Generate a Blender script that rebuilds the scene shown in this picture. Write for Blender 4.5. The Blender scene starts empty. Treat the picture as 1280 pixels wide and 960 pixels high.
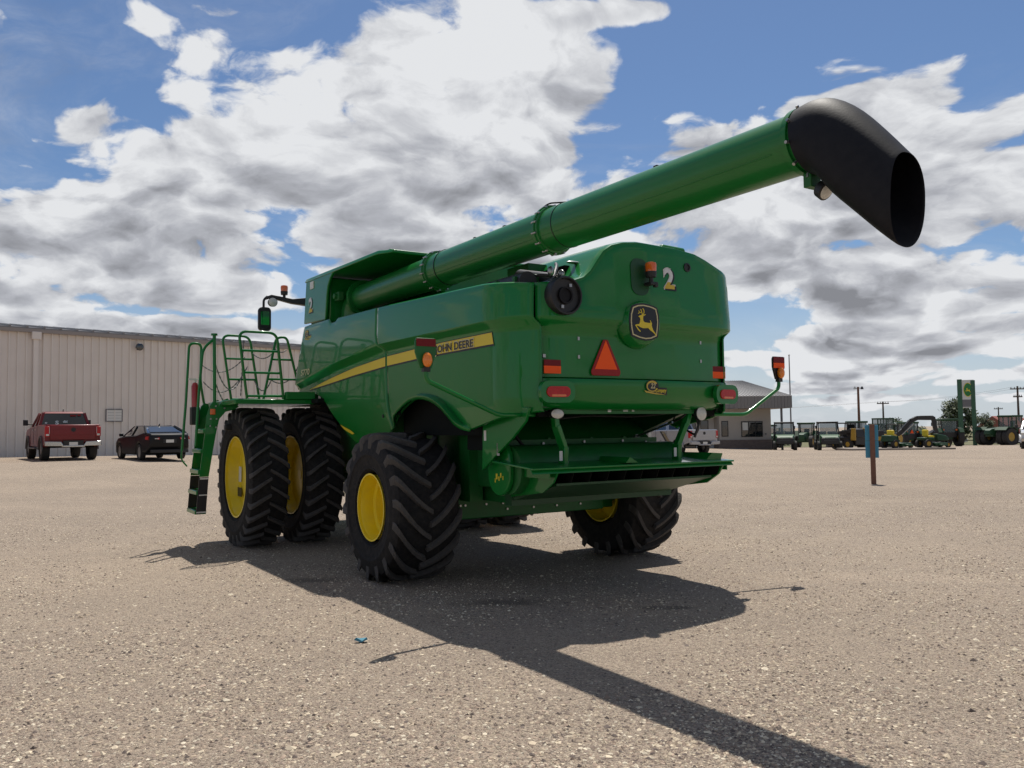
import bpy, math, random
from mathutils import Vector, Matrix
random.seed(11)
sc = bpy.context.scene
COL = sc.collection
PI = math.pi
R = math.radians

# ------------------------------------------------------------------ materials
def new_mat(name):
    m = bpy.data.materials.new(name); m.use_nodes = True
    nt = m.node_tree
    return m, nt, nt.nodes['Principled BSDF']

def mat(name, col, rough=0.5, metal=0.0, var=0.0, vscale=6.0, coat=0.0, dust=None, bump=0.0, bscale=40.0, emit=None, spec=0.5, rvar=0.0):
    """plain procedural material: colour with noise variation, optional dust settling on upward faces, optional bump"""
    m, nt, b = new_mat(name)
    b.inputs['Roughness'].default_value = rough
    b.inputs['Metallic'].default_value = metal
    b.inputs['Specular IOR Level'].default_value = spec
    if coat:
        b.inputs['Coat Weight'].default_value = coat
        b.inputs['Coat Roughness'].default_value = 0.035
    tc = nt.nodes.new('ShaderNodeTexCoord')
    nz = nt.nodes.new('ShaderNodeTexNoise'); nz.inputs['Scale'].default_value = vscale; nz.inputs['Detail'].default_value = 6
    nt.links.new(tc.outputs['Object'], nz.inputs['Vector'])
    mx = nt.nodes.new('ShaderNodeMix'); mx.data_type = 'RGBA'
    mx.inputs['A'].default_value = tuple(max(0, c * (1 - var)) for c in col) + (1,)
    mx.inputs['B'].default_value = tuple(min(1, c * (1 + var)) for c in col) + (1,)
    nt.links.new(nz.outputs['Fac'], mx.inputs['Factor'])
    last = mx.outputs['Result']
    if dust:
        dcol, amt = dust
        n2 = nt.nodes.new('ShaderNodeTexNoise'); n2.inputs['Scale'].default_value = vscale * 2.3; n2.inputs['Detail'].default_value = 8
        nt.links.new(tc.outputs['Object'], n2.inputs['Vector'])
        mr = nt.nodes.new('ShaderNodeMapRange'); mr.inputs['From Min'].default_value = 0.38; mr.inputs['From Max'].default_value = 0.72
        mr.inputs['To Max'].default_value = amt
        nt.links.new(n2.outputs['Fac'], mr.inputs['Value'])
        m2 = nt.nodes.new('ShaderNodeMix'); m2.data_type = 'RGBA'
        m2.inputs['B'].default_value = tuple(dcol) + (1,)
        nt.links.new(mr.outputs['Result'], m2.inputs['Factor'])
        nt.links.new(last, m2.inputs['A']); last = m2.outputs['Result']
    nt.links.new(last, b.inputs['Base Color'])
    if rvar:
        m3 = nt.nodes.new('ShaderNodeMapRange'); m3.inputs['To Min'].default_value = max(0.02, rough - rvar); m3.inputs['To Max'].default_value = rough + rvar
        nt.links.new(nz.outputs['Fac'], m3.inputs['Value']); nt.links.new(m3.outputs['Result'], b.inputs['Roughness'])
    if bump:
        nb = nt.nodes.new('ShaderNodeTexNoise'); nb.inputs['Scale'].default_value = bscale; nb.inputs['Detail'].default_value = 5
        nt.links.new(tc.outputs['Object'], nb.inputs['Vector'])
        bp = nt.nodes.new('ShaderNodeBump'); bp.inputs['Strength'].default_value = bump; bp.inputs['Distance'].default_value = 0.02
        nt.links.new(nb.outputs['Fac'], bp.inputs['Height']); nt.links.new(bp.outputs['Normal'], b.inputs['Normal'])
    if emit:
        b.inputs['Emission Color'].default_value = tuple(col) + (1,); b.inputs['Emission Strength'].default_value = emit
    return m

GREEN = (0.003, 0.168, 0.024)
M = {}
M['green'] = mat('green_paint', GREEN, 0.34, var=0.10, vscale=1.2, coat=0.6, spec=0.2, dust=((0.03, 0.12, 0.03), 0.12), rvar=0.05, bump=0.02, bscale=3.0)
M['green_matt'] = mat('green_chassis_paint', (0.004, 0.125, 0.020), 0.5, var=0.2, vscale=5, dust=((0.05, 0.08, 0.035), 0.25))
M['green_boom'] = mat('green_tube_paint', (0.004, 0.150, 0.022), 0.36, var=0.12, vscale=2, coat=0.25, spec=0.4, dust=((0.04, 0.12, 0.04), 0.15), rvar=0.06)
M['yellow'] = mat('yellow_rim_paint', (0.90, 0.68, 0.014), 0.42, var=0.06, vscale=5, coat=0.2, dust=((0.60, 0.44, 0.10), 0.2))
M['stripe'] = mat('yellow_decal', (0.74, 0.57, 0.03), 0.38, var=0.05)
M['rubber'] = mat('black_rubber', (0.012, 0.012, 0.013), 0.82, var=0.35, vscale=9, spec=0.3, dust=((0.035, 0.032, 0.030), 0.6), bump=0.25, bscale=60)
M['lug'] = mat('worn_rubber_lug', (0.066, 0.062, 0.060), 0.8, var=0.3, vscale=11, spec=0.3, dust=((0.095, 0.088, 0.082), 0.6), bump=0.3, bscale=50)
M['spout'] = mat('black_rubber_spout', (0.006, 0.006, 0.009), 0.6, var=0.3, vscale=7, spec=0.28, dust=((0.02, 0.019, 0.021), 0.3), bump=0.04, bscale=60)
M['black'] = mat('black_plastic', (0.012, 0.012, 0.014), 0.45, var=0.3, dust=((0.05, 0.045, 0.04), 0.2))
M['dark'] = mat('dark_interior', (0.005, 0.007, 0.006), 0.85, var=0.4, vscale=8, spec=0.2)
M['shaded_green'] = mat('green_cavity_shade', (0.006, 0.062, 0.016), 0.45)  # darker copy of the green: cavity shade put into the colour
M['steel'] = mat('bare_steel', (0.42, 0.42, 0.42), 0.35, metal=0.9, var=0.1)
M['chrome'] = mat('chrome', (0.52, 0.51, 0.49), 0.22, metal=1.0)
M['white'] = mat('white_paint', (0.72, 0.72, 0.70), 0.4, var=0.04, coat=0.3)
M['decal_white'] = mat('white_decal', (0.70, 0.70, 0.66), 0.5)
M['decal_black'] = mat('black_decal', (0.012, 0.012, 0.016), 0.4)
M['cream'] = mat('cream_decal', (0.62, 0.54, 0.30), 0.5)
M['gold'] = mat('gold_decal', (0.58, 0.42, 0.06), 0.5)
M['red'] = mat('red_reflector', (0.30, 0.012, 0.014), 0.4, var=0.15, vscale=60, spec=0.3)
M['red_lens'] = mat('red_lens', (0.45, 0.010, 0.012), 0.25, var=0.35, vscale=50, coat=0.2, spec=0.3)
M['orange'] = mat('fluorescent_orange', (1.0, 0.115, 0.02), 0.55, var=0.02, spec=0.2)
M['darkred'] = mat('dark_red_reflector', (0.17, 0.008, 0.012), 0.45, var=0.2, vscale=80, spec=0.25)
M['amber'] = mat('amber_lens', (0.85, 0.22, 0.012), 0.18, var=0.2, vscale=70, coat=0.8)
M['amber_dark'] = mat('orange_beacon_lens', (0.75, 0.14, 0.012), 0.2, var=0.25, vscale=60, coat=0.8)
M['lamp'] = mat('lamp_glass', (0.62, 0.62, 0.58), 0.2, var=0.2, vscale=60, coat=0.5)
M['glass'] = mat('dark_glass', (0.012, 0.015, 0.017), 0.06, coat=1.0, spec=0.7)
M['mirror'] = mat('mirror_glass', (0.6, 0.66, 0.68), 0.03, metal=1.0)
M['extred'] = mat('red_extinguisher', (0.34, 0.012, 0.012), 0.3, coat=0.5)
M['concrete'] = mat('pale_concrete', (0.36, 0.33, 0.30), 0.85, var=0.12, vscale=3, bump=0.2)
M['wood'] = mat('brown_stained_wood', (0.17, 0.080, 0.052), 0.7, var=0.3, vscale=14, bump=0.2)
M['blue'] = mat('light_blue_sign', (0.06, 0.30, 0.46), 0.5, var=0.08)
M['grey'] = mat('grey_metal', (0.16, 0.16, 0.17), 0.5, metal=0.3, var=0.1)
M['polewood'] = mat('weathered_pole', (0.10, 0.075, 0.06), 0.85, var=0.3)
M['cyl_yellow'] = mat('machine_yellow', (0.55, 0.30, 0.02), 0.45, var=0.08)

# ------------------------------------------------------------------ mesh builder
EACH = set('tube_clamp tube_band tailboard_rib rubber_leg bracket clamp_bolt axle_bolt hood_clip spoke window_pillar spreading_vane step safety_chain spout_bolt ladder_bolt hose hose_clip hose_clamp door_gap door_handle roof_hinge wheel_flare warning_label part_label pale_trim exhaust_clip roof_seam roof_rib ruled_line white_lens insulator seat mower_deck wiring_loom axle_bolt beacon_bracket'.split())
class MB:
    def __init__(s): s.v = []; s.f = []
    def add(s, vs, fs):
        o = len(s.v); s.v += [Vector(v) for v in vs]; s.f += [tuple(i + o for i in f) for f in fs]; return s
    def box(s, a, b):
        x0, x1 = sorted((a[0], b[0])); y0, y1 = sorted((a[1], b[1])); z0, z1 = sorted((a[2], b[2]))
        return s.add([(x0,y0,z0),(x1,y0,z0),(x1,y1,z0),(x0,y1,z0),(x0,y0,z1),(x1,y0,z1),(x1,y1,z1),(x0,y1,z1)],
              [(0,3,2,1),(4,5,6,7),(0,1,5,4),(1,2,6,5),(2,3,7,6),(3,0,4,7)])
    def bar(s, p, q, w, h, up=(0,0,1)):
        p = Vector(p); q = Vector(q); d = (q-p).normalized(); u = Vector(up)
        if abs(d.dot(u)) > 0.98: u = Vector((1,0,0))
        sd = d.cross(u).normalized(); u = sd.cross(d)
        c = [(-w/2,-h/2),(w/2,-h/2),(w/2,h/2),(-w/2,h/2)]
        return s.loft([[p + sd*a + u*b for a, b in c], [q + sd*a + u*b for a, b in c]])
    def loft(s, rings, cap=True, closed=False):
        n = len(rings[0]); o = len(s.v)
        for r in rings: s.v += [Vector(p) for p in r]
        m = len(rings)
        for i in range(m if closed else m-1):
            for j in range(n):
                a = o + i*n + j; b = o + i*n + (j+1) % n; k = ((i+1) % m)
                s.f.append((a, b, o + k*n + (j+1) % n, o + k*n + j))
        if cap and not closed:
            s.f.append(tuple(o + j for j in reversed(range(n)))); s.f.append(tuple(o + (m-1)*n + j for j in range(n)))
        return s
    def grid(s, rows, flip=False):
        n = len(rows[0]); o = len(s.v)
        for r in rows: s.v += [Vector(p) for p in r]
        for i in range(len(rows)-1):
            for j in range(n-1):
                a = o+i*n+j; f = (a, a+1, a+n+1, a+n); s.f.append(f[::-1] if flip else f)
        return s
    def cyl(s, p, q, r1, r2=None, n=20, cap=True):
        r2 = r1 if r2 is None else r2
        p = Vector(p); q = Vector(q); d = (q-p).normalized()
        u = d.orthogonal().normalized(); w = d.cross(u)
        ring = lambda c, r: [c + (u*math.cos(2*PI*k/n) + w*math.sin(2*PI*k/n))*r for k in range(n)]
        return s.loft([ring(p, r1), ring(q, r2)], cap)
    def tube(s, pts, r, n=8, closed=False, cap=True):
        pts = [Vector(p) for p in pts]; m = len(pts); rings = []
        u = None
        for i, p in enumerate(pts):
            if closed: t = (pts[(i+1) % m] - pts[i-1]).normalized()
            else: t = (pts[min(i+1, m-1)] - pts[max(i-1, 0)]).normalized()
            u = t.orthogonal().normalized() if u is None else (u - t*u.dot(t)).normalized()
            w = t.cross(u); rr = r[i] if isinstance(r, (list, tuple)) else r
            rings.append([p + (u*math.cos(2*PI*k/n) + w*math.sin(2*PI*k/n))*rr for k in range(n)])
        return s.loft(rings, cap, closed)
    def lathe(s, prof, n=40, o=(0,0,0), ax='X', closed=False):
        """prof = [(h along axis, radius)]"""
        o = Vector(o); rings = []
        for h, r in prof:
            ring = []
            for k in range(n):
                c, q = math.cos(2*PI*k/n)*r, math.sin(2*PI*k/n)*r
                ring.append(o + (Vector((h,c,q)) if ax == 'X' else Vector((q,h,c)) if ax == 'Y' else Vector((c,q,h))))
            rings.append(ring)
        return s.loft(rings, True, closed)
    def prism(s, poly, ax, a, b):
        def P(p, h): return (h,p[0],p[1]) if ax == 'X' else (p[0],h,p[1]) if ax == 'Y' else (p[0],p[1],h)
        return s.loft([[P(p, a) for p in poly], [P(p, b) for p in poly]])
    def ellipsoid(s, c, rx, ry, rz, nu=16, nv=10):
        rings = []
        for i in range(1, nv):
            t = PI*i/nv
            rings.append([(c[0]+rx*math.sin(t)*math.cos(2*PI*k/nu), c[1]+ry*math.sin(t)*math.sin(2*PI*k/nu), c[2]-rz*math.cos(t)) for k in range(nu)])
        return s.loft(rings)
    def xf(s, mtx):
        s.v = [mtx @ v for v in s.v]; return s
    def merge(s, o, mtx=None):
        return s.add([(mtx @ v) if mtx else v for v in o.v], o.f)
    def mesh(s, name):
        me = bpy.data.meshes.new(name); me.from_pydata([tuple(v) for v in s.v], [], s.f); me.update()
        return me
    def pieces(s):
        par = list(range(len(s.v)))
        def find(i):
            while par[i] != i: par[i] = par[par[i]]; i = par[i]
            return i
        for f in s.f:
            r = find(f[0])
            for i in f[1:]: par[find(i)] = r
        groups = {}
        for f in s.f: groups.setdefault(find(f[0]), []).append(f)
        out = []
        for fs in groups.values():
            idx = sorted({i for f in fs for i in f}); mp = {i: k for k, i in enumerate(idx)}
            out.append(MB().add([s.v[i] for i in idx], [tuple(mp[i] for i in f) for f in fs]))
        return out
    def build(s, name, m, parent=None, angle=38, bevel=0, loc=None, rot=None, fix=True):
        if name in EACH:      # every separate piece becomes a part of its own
            ps = s.pieces()
            if len(ps) > 1: return [p.build1(name, m, parent, angle, bevel, loc, rot, fix) for p in ps][0]
        return s.build1(name, m, parent, angle, bevel, loc, rot, fix)
    def build1(s, name, m, parent=None, angle=38, bevel=0, loc=None, rot=None, fix=True):
        import bmesh
        me = s.mesh(name)
        if fix:
            bm = bmesh.new(); bm.from_mesh(me)
            bmesh.ops.recalc_face_normals(bm, faces=bm.faces); bm.to_mesh(me); bm.free()
        if angle:
            me.polygons.foreach_set('use_smooth', [True]*len(me.polygons)); me.set_sharp_from_angle(angle=R(angle))
        me.materials.append(m)
        o = bpy.data.objects.new(name, me); COL.objects.link(o)
        if parent: o.parent = parent
        if loc: o.location = loc
        if rot: o.rotation_euler = rot
        if bevel:
            bv = o.modifiers.new('bevel', 'BEVEL'); bv.width = bevel; bv.segments = 2; bv.limit_method = 'ANGLE'; bv.angle_limit = R(35)
            bv.harden_normals = False
        return o

def smooth01(t):
    t = max(0.0, min(1.0, t)); return t*t*(3-2*t)
def interp(x, pts):
    if x <= pts[0][0]: return pts[0][1]
    for (a, b), (c, d) in zip(pts, pts[1:]):
        if x <= c: return b + (d-b)*(x-a)/(c-a)
    return pts[-1][1]
def fillet(pts, r=0.08, n=5):
    """round the corners of a polyline"""
    P = [Vector(p) for p in pts]; out = [P[0]]
    for a, b, c in zip(P, P[1:], P[2:]):
        d1 = (a-b); d2 = (c-b); rr = min(r, d1.length*0.45, d2.length*0.45)
        s0 = b + d1.normalized()*rr; s1 = b + d2.normalized()*rr
        for k in range(n+1):
            t = k/n; out.append((1-t)**2*s0 + 2*t*(1-t)*b + t*t*s1)
    out.append(P[-1]); return out

def tag(o, label=None, cat=None, group=None, kind=None):
    if label: o['label'] = label
    if cat: o['category'] = cat
    if group: o['group'] = group
    if kind: o['kind'] = kind
    return o
def empty(name, loc=(0,0,0), rz=0, label=None, cat=None, group=None, parent=None):
    o = bpy.data.objects.new(name, None); COL.objects.link(o); o.empty_display_size = 0.2
    o.location = loc; o.rotation_euler = (0, 0, rz)
    if parent: o.parent = parent
    return tag(o, label, cat, group)
def copy_tree(o, parent=None):
    c = o.copy(); COL.objects.link(c)
    if parent: c.parent = parent
    for ch in list(o.children): copy_tree(ch, c)
    return c

def text_mb(s, w, h, thick=0.002, shear=0.0, bold=0.0, spacing=1.0):
    """flat lettering fitted to w x h, centred, in XY"""
    cu = bpy.data.curves.new('lettering', 'FONT'); cu.body = s; cu.size = 1; cu.offset = bold; cu.shear = shear; cu.resolution_u = 3
    cu.space_character = spacing
    ob = bpy.data.objects.new('lettering', cu); COL.objects.link(ob)
    dg = bpy.context.evaluated_depsgraph_get(); dg.update()
    me = bpy.data.meshes.new_from_object(ob.evaluated_get(dg))
    vs = [v.co.copy() for v in me.vertices]; fs = [tuple(p.vertices) for p in me.polygons]
    bpy.data.objects.remove(ob); bpy.data.curves.remove(cu); bpy.data.meshes.remove(me)
    x0 = min(v.x for v in vs); x1 = max(v.x for v in vs); y0 = min(v.y for v in vs); y1 = max(v.y for v in vs)
    sx = w/(x1-x0) if w else h/(y1-y0); sy = h/(y1-y0) if h else sx
    mb = MB(); mb.add([((v.x-(x0+x1)/2)*sx, (v.y-(y0+y1)/2)*sy, 0) for v in vs], fs)
    return mb
def frame(origin, xa, ya):
    """matrix taking XY drawing space to a place on a surface"""
    xa = Vector(xa).normalized(); ya = Vector(ya); ya = (ya - xa*ya.dot(xa)).normalized(); za = xa.cross(ya)
    m = Matrix((xa, ya, za)).transposed().to_4x4(); m.translation = Vector(origin); return m
def decal(name, mb, m, parent, mtx):
    return mb.xf(mtx).build(name, m, parent, angle=0, fix=False)

def gz(x, y):
    """the yard is not quite level: it rises towards the warehouse and falls away to the right"""
    z = 0.5*smooth01((-x-5)/12)*smooth01((y-16)/17)*(1-smooth01((y-40)/14))
    z -= 0.022*max(0, min(y, 240)-50)*smooth01((x-12)/10 if y < 90 else max((x-12)/10, (y-90)/60))
    return z
# ------------------------------------------------------------------ camera
cam_d = bpy.data.cameras.new('camera'); cam = bpy.data.objects.new('camera', cam_d); COL.objects.link(cam)
cam_d.sensor_width = 36; cam_d.lens = 36*1050/1280; cam_d.clip_start = 0.1; cam_d.clip_end = 3000
_rt = Vector((0.99992537, 0.000639062, -0.01220027)); _up = Vector((0.012217, -0.05230534, 0.99855641)); _fw = Vector((0, 0.99863093, 0.05230924))
mw = Matrix((_rt, _up, -_fw)).transposed().to_4x4(); mw.translation = (0, 0, 1.62); cam.matrix_world = mw
sc.camera = cam

# ------------------------------------------------------------------ sun: shadows fall towards the camera, sun 66 degrees high ahead of the camera
TH = R(32.5)
def rotv(x, y): return (math.cos(TH)*x - math.sin(TH)*y, math.sin(TH)*x + math.cos(TH)*y)
_sx, _sy = rotv(-0.318, -0.335)
sun_dir = Vector((-_sx, -_sy, 1)).normalized()
sd = bpy.data.lights.new('sun', 'SUN'); sd.energy = 4.8; sd.angle = R(0.55); sd.color = (1.0, 0.95, 0.87)
so = bpy.data.objects.new('sun', sd); COL.objects.link(so); so.rotation_euler = sun_dir.to_track_quat('Z', 'Y').to_euler()
so.location = (0, 0, 60)

# ------------------------------------------------------------------ world: Nishita sky with procedural cumulus
w = bpy.data.worlds.new('World'); sc.world = w; w.use_nodes = True
nt = w.node_tree; N = nt.nodes; L = nt.links
bg = N['Background']; bg.inputs['Strength'].default_value = 0.1
sky = N.new('ShaderNodeTexSky'); sky.sky_type = 'NISHITA'; sky.sun_disc = False
sky.sun_elevation = math.asin(sun_dir.z); sky.sun_rotation = math.atan2(sun_dir.x, sun_dir.y)
sky.altitude = 300; sky.air_density = 1.0; sky.dust_density = 0.6; sky.ozone_density = 1.5
tc = N.new('ShaderNodeTexCoord')
def mth(op, a, b=None, c=None, clamp=False):
    n = N.new('ShaderNodeMath'); n.operation = op; n.use_clamp = clamp
    for i, q in enumerate((a, b, c)):
        if q is None: continue
        if isinstance(q, (int, float)): n.inputs[i].default_value = q
        else: L.new(q, n.inputs[i])
    return n.outputs[0]
def vmth(op, a, b=None):
    n = N.new('ShaderNodeVectorMath'); n.operation = op
    for i, q in enumerate((a, b)):
        if q is None: continue
        if isinstance(q, (tuple, list)): n.inputs[i].default_value = q
        else: L.new(q, n.inputs[i])
    return n
def rng(v, a, b, c=0.0, d=1.0, sm=True):
    n = N.new('ShaderNodeMapRange'); n.interpolation_type = 'SMOOTHSTEP' if sm else 'LINEAR'
    L.new(v, n.inputs['Value'])
    for k, q in zip(('From Min', 'From Max', 'To Min', 'To Max'), (a, b, c, d)): n.inputs[k].default_value = q
    return n.outputs['Result']
dirv = vmth('NORMALIZE', tc.outputs['Generated']).outputs[0]
sep = N.new('ShaderNodeSeparateXYZ'); L.new(dirv, sep.inputs[0])
dz = sep.outputs['Z']
def noise(vec, scale, detail=8, rough=0.55, dist=0.0, lac=2.0):
    n = N.new('ShaderNodeTexNoise'); n.inputs['Scale'].default_value = scale; n.inputs['Detail'].default_value = detail
    n.inputs['Roughness'].default_value = rough; n.inputs['Distortion'].default_value = dist; n.inputs['Lacunarity'].default_value = lac
    L.new(vec, n.inputs['Vector']); return n.outputs['Fac']
# cloud layer: project the direction on a high plane so that clouds crowd and flatten towards the horizon
den = mth('ADD', mth('MAXIMUM', dz, 0.0), 0.42)
comb = N.new('ShaderNodeCombineXYZ')
L.new(mth('DIVIDE', sep.outputs['X'], den), comb.inputs[0]); L.new(mth('DIVIDE', sep.outputs['Y'], den), comb.inputs[1]); L.new(mth('MULTIPLY', dz, 1.2), comb.inputs[2])
wob = N.new('ShaderNodeTexNoise'); wob.inputs['Scale'].default_value = 2.3; wob.inputs['Detail'].default_value = 5; L.new(comb.outputs[0], wob.inputs['Vector'])
wv = vmth('MULTIPLY', vmth('SUBTRACT', wob.outputs['Color'], (0.5,0.5,0.5)).outputs[0], (0.30,0.30,0.30)).outputs[0]
p0 = vmth('ADD', comb.outputs[0], wv).outputs[0]
upv = vmth('MULTIPLY', p0, (0.94, 0.94, 0.94)).outputs[0]
# cumulus masses: centre (azimuth and elevation tangents), half sizes, weight
CL = [(-0.20,0.40,0.25,0.085,1.0), (-0.33,0.31,0.22,0.085,1.0), (-0.08,0.33,0.22,0.11,1.0), (-0.47,0.21,0.17,0.05,0.95), (-0.28,0.225,0.24,0.075,1.0), (-0.05,0.21,0.24,0.11,1.0), (0.10,0.29,0.18,0.045,0.85), (-0.30,0.165,0.24,0.03,1.05),
      (-0.61,0.25,0.08,0.055,0.95), (-0.64,0.47,0.07,0.05,0.9), (-0.50,0.515,0.12,0.025,0.8), (-0.58,0.165,0.07,0.020,0.9), (-0.40,0.122,0.32,0.018,1.2), (-0.15,0.14,0.2,0.02,0.8),
      (0.45,0.385,0.11,0.055,1.0), (0.60,0.37,0.12,0.04,0.85), (0.28,0.335,0.14,0.030,0.85), (0.40,0.25,0.28,0.075,1.0), (0.58,0.25,0.20,0.09,1.0), (0.28,0.185,0.25,0.055,1.0), (0.45,0.165,0.25,0.03,1.0), (0.62,0.155,0.14,0.03,1.0), (0.56,0.32,0.12,0.05,0.9),
      (0.38,0.100,0.10,0.016,1.15), (0.28,0.078,0.07,0.014,1.1), (0.52,0.092,0.12,0.018,1.15), (0.62,0.118,0.10,0.016,1.1), (0.42,0.062,0.12,0.011,1.1), (0.58,0.055,0.12,0.013,1.1), (0.33,0.042,0.14,0.009,1.05), (0.5,0.030,0.16,0.008,1.0), (0.12,0.505,0.10,0.014,0.6)]
cov = None; gsum = None; esum = None
for (ax_, el_, hx, hz, wt) in CL:
    c = Vector((ax_, 1.0, el_)).normalized()
    d = vmth('SUBTRACT', dirv, tuple(c)).outputs[0]
    d = vmth('MULTIPLY', d, (1/hx, 1/hx, 1/hz)).outputs[0]
    ln = vmth('LENGTH', d).outputs['Value']
    e = mth('MULTIPLY', rng(ln, 1.75, 0.15), wt)
    g_ = mth('MULTIPLY', mth('MULTIPLY', mth('SUBTRACT', dz, c.z), 1/hz), e)
    gsum = g_ if gsum is None else mth('ADD', gsum, g_)
    esum = e if esum is None else mth('ADD', esum, e)
    cov = e if cov is None else mth('MAXIMUM', cov, e)
# away from the view the cover is an unseen broken field, shaped for the fill light
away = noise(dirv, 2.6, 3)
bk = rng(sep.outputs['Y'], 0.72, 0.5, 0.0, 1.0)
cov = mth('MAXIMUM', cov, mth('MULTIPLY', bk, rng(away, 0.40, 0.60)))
vgrad = mth('DIVIDE', gsum, mth('ADD', esum, 0.15))
n_a = noise(p0, 2.9, 10, 0.53)
n_b = noise(upv, 2.9, 7, 0.53)
def puffs(vec, scale, det):
    v = N.new('ShaderNodeTexVoronoi'); v.feature = 'F1'; v.inputs['Scale'].default_value = scale; v.inputs['Detail'].default_value = det
    v.inputs['Roughness'].default_value = 0.55; v.normalize = True; L.new(vec, v.inputs['Vector']); return v.outputs['Distance']
pw = N.new('ShaderNodeTexNoise'); pw.inputs['Scale'].default_value = 9; pw.inputs['Detail'].default_value = 7; L.new(p0, pw.inputs['Vector'])
pv = vmth('ADD', p0, vmth('MULTIPLY', vmth('SUBTRACT', pw.outputs['Color'], (0.5,0.5,0.5)).outputs[0], (0.10,0.10,0.10)).outputs[0]).outputs[0]
pf_a = puffs(pv, 7.0, 1.0)
pf_b = puffs(vmth('MULTIPLY', pv, (0.972,0.972,0.972)).outputs[0], 7.0, 1.0)
fine = noise(p0, 15.0, 7, 0.64)
wisp = noise(vmth('MULTIPLY', p0, (0.7, 1.6, 1.0)).outputs[0], 1.6, 10, 0.68, 0.6)
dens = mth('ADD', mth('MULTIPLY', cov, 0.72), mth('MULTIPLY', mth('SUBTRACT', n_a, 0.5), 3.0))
dens = mth('ADD', dens, mth('MULTIPLY', mth('SUBTRACT', 0.34, pf_a), 1.35))
dens = mth('ADD', dens, mth('MULTIPLY', mth('SUBTRACT', fine, 0.5), 0.30))
alpha = rng(dens, 0.38, 0.54)
veil = mth('MULTIPLY', rng(wisp, 0.48, 0.80), 0.45)
alpha = mth('MAXIMUM', alpha, veil)
# thick parts and bases are grey, edges and tops are bright
lit = mth('MULTIPLY', mth('SUBTRACT', n_a, n_b), 2.1)
lit = mth('ADD', lit, mth('MULTIPLY', mth('SUBTRACT', pf_b, pf_a), 2.5))
thick = rng(dens, 0.45, 1.25)
shade = mth('ADD', mth('MULTIPLY', thick, -0.50), lit)
shade = mth('ADD', shade, mth('MULTIPLY', mth('SUBTRACT', fine, 0.5), 1.0))
shade = mth('ADD', shade, mth('MULTIPLY', mth('MULTIPLY', vgrad, thick), 0.95))
shade = mth('ADD', shade, 0.87)
low = rng(dz, 0.20, 0.03)
shade = mth('ADD', shade, mth('MULTIPLY', low, 0.30), None, True)
cr = N.new('ShaderNodeValToRGB'); L.new(shade, cr.inputs['Fac'])
cr.color_ramp.elements[0].position = 0.12; cr.color_ramp.elements[0].color = (0.275, 0.283, 0.312, 1)
cr.color_ramp.elements[1].position = 1.0; cr.color_ramp.elements[1].color = (0.86, 0.875, 0.90, 1)
e_ = cr.color_ramp.elements.new(0.55); e_.color = (0.50, 0.515, 0.56, 1)
cl = vmth('SCALE', cr.outputs['Color']); cl.inputs['Scale'].default_value = 9.0
# sky colour: Nishita tamed a little, pale haze near the horizon
skm = vmth('MULTIPLY', sky.outputs['Color'], (0.64, 0.75, 0.88)).outputs[0]
mixh = N.new('ShaderNodeMix'); mixh.data_type = 'RGBA'
L.new(rng(dz, 0.19, 0.0, 0.0, 0.75), mixh.inputs['Factor']); L.new(skm, mixh.inputs['A']); mixh.inputs['B'].default_value = (5.9, 6.4, 7.1, 1)
mixc = N.new('ShaderNodeMix'); mixc.data_type = 'RGBA'
L.new(alpha, mixc.inputs['Factor']); L.new(mixh.outputs['Result'], mixc.inputs['A'])
clb = N.new('ShaderNodeVectorMath'); clb.operation = 'SCALE'; L.new(cl.outputs[0], clb.inputs[0]); L.new(rng(bk, 0.0, 1.0, 1.0, 0.62), clb.inputs['Scale'])  # unseen clouds behind the view dimmed to lower fill on the machine
L.new(clb.outputs[0], mixc.inputs['B'])
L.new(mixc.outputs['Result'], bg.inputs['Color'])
try:
    w.cycles.sampling_method = 'MANUAL'; w.cycles.sample_map_resolution = 512
except Exception: pass

sc.cycles.use_denoising = True; sc.cycles.denoiser = 'OPENIMAGEDENOISE'; sc.cycles.denoising_prefilter = 'NONE'; sc.cycles.denoising_input_passes = 'RGB_ALBEDO_NORMAL'
vs = sc.view_settings
vs.view_transform = 'Standard'; vs.look = 'None'; vs.gamma = 1; vs.use_curve_mapping = False; vs.exposure = 0.0

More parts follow.
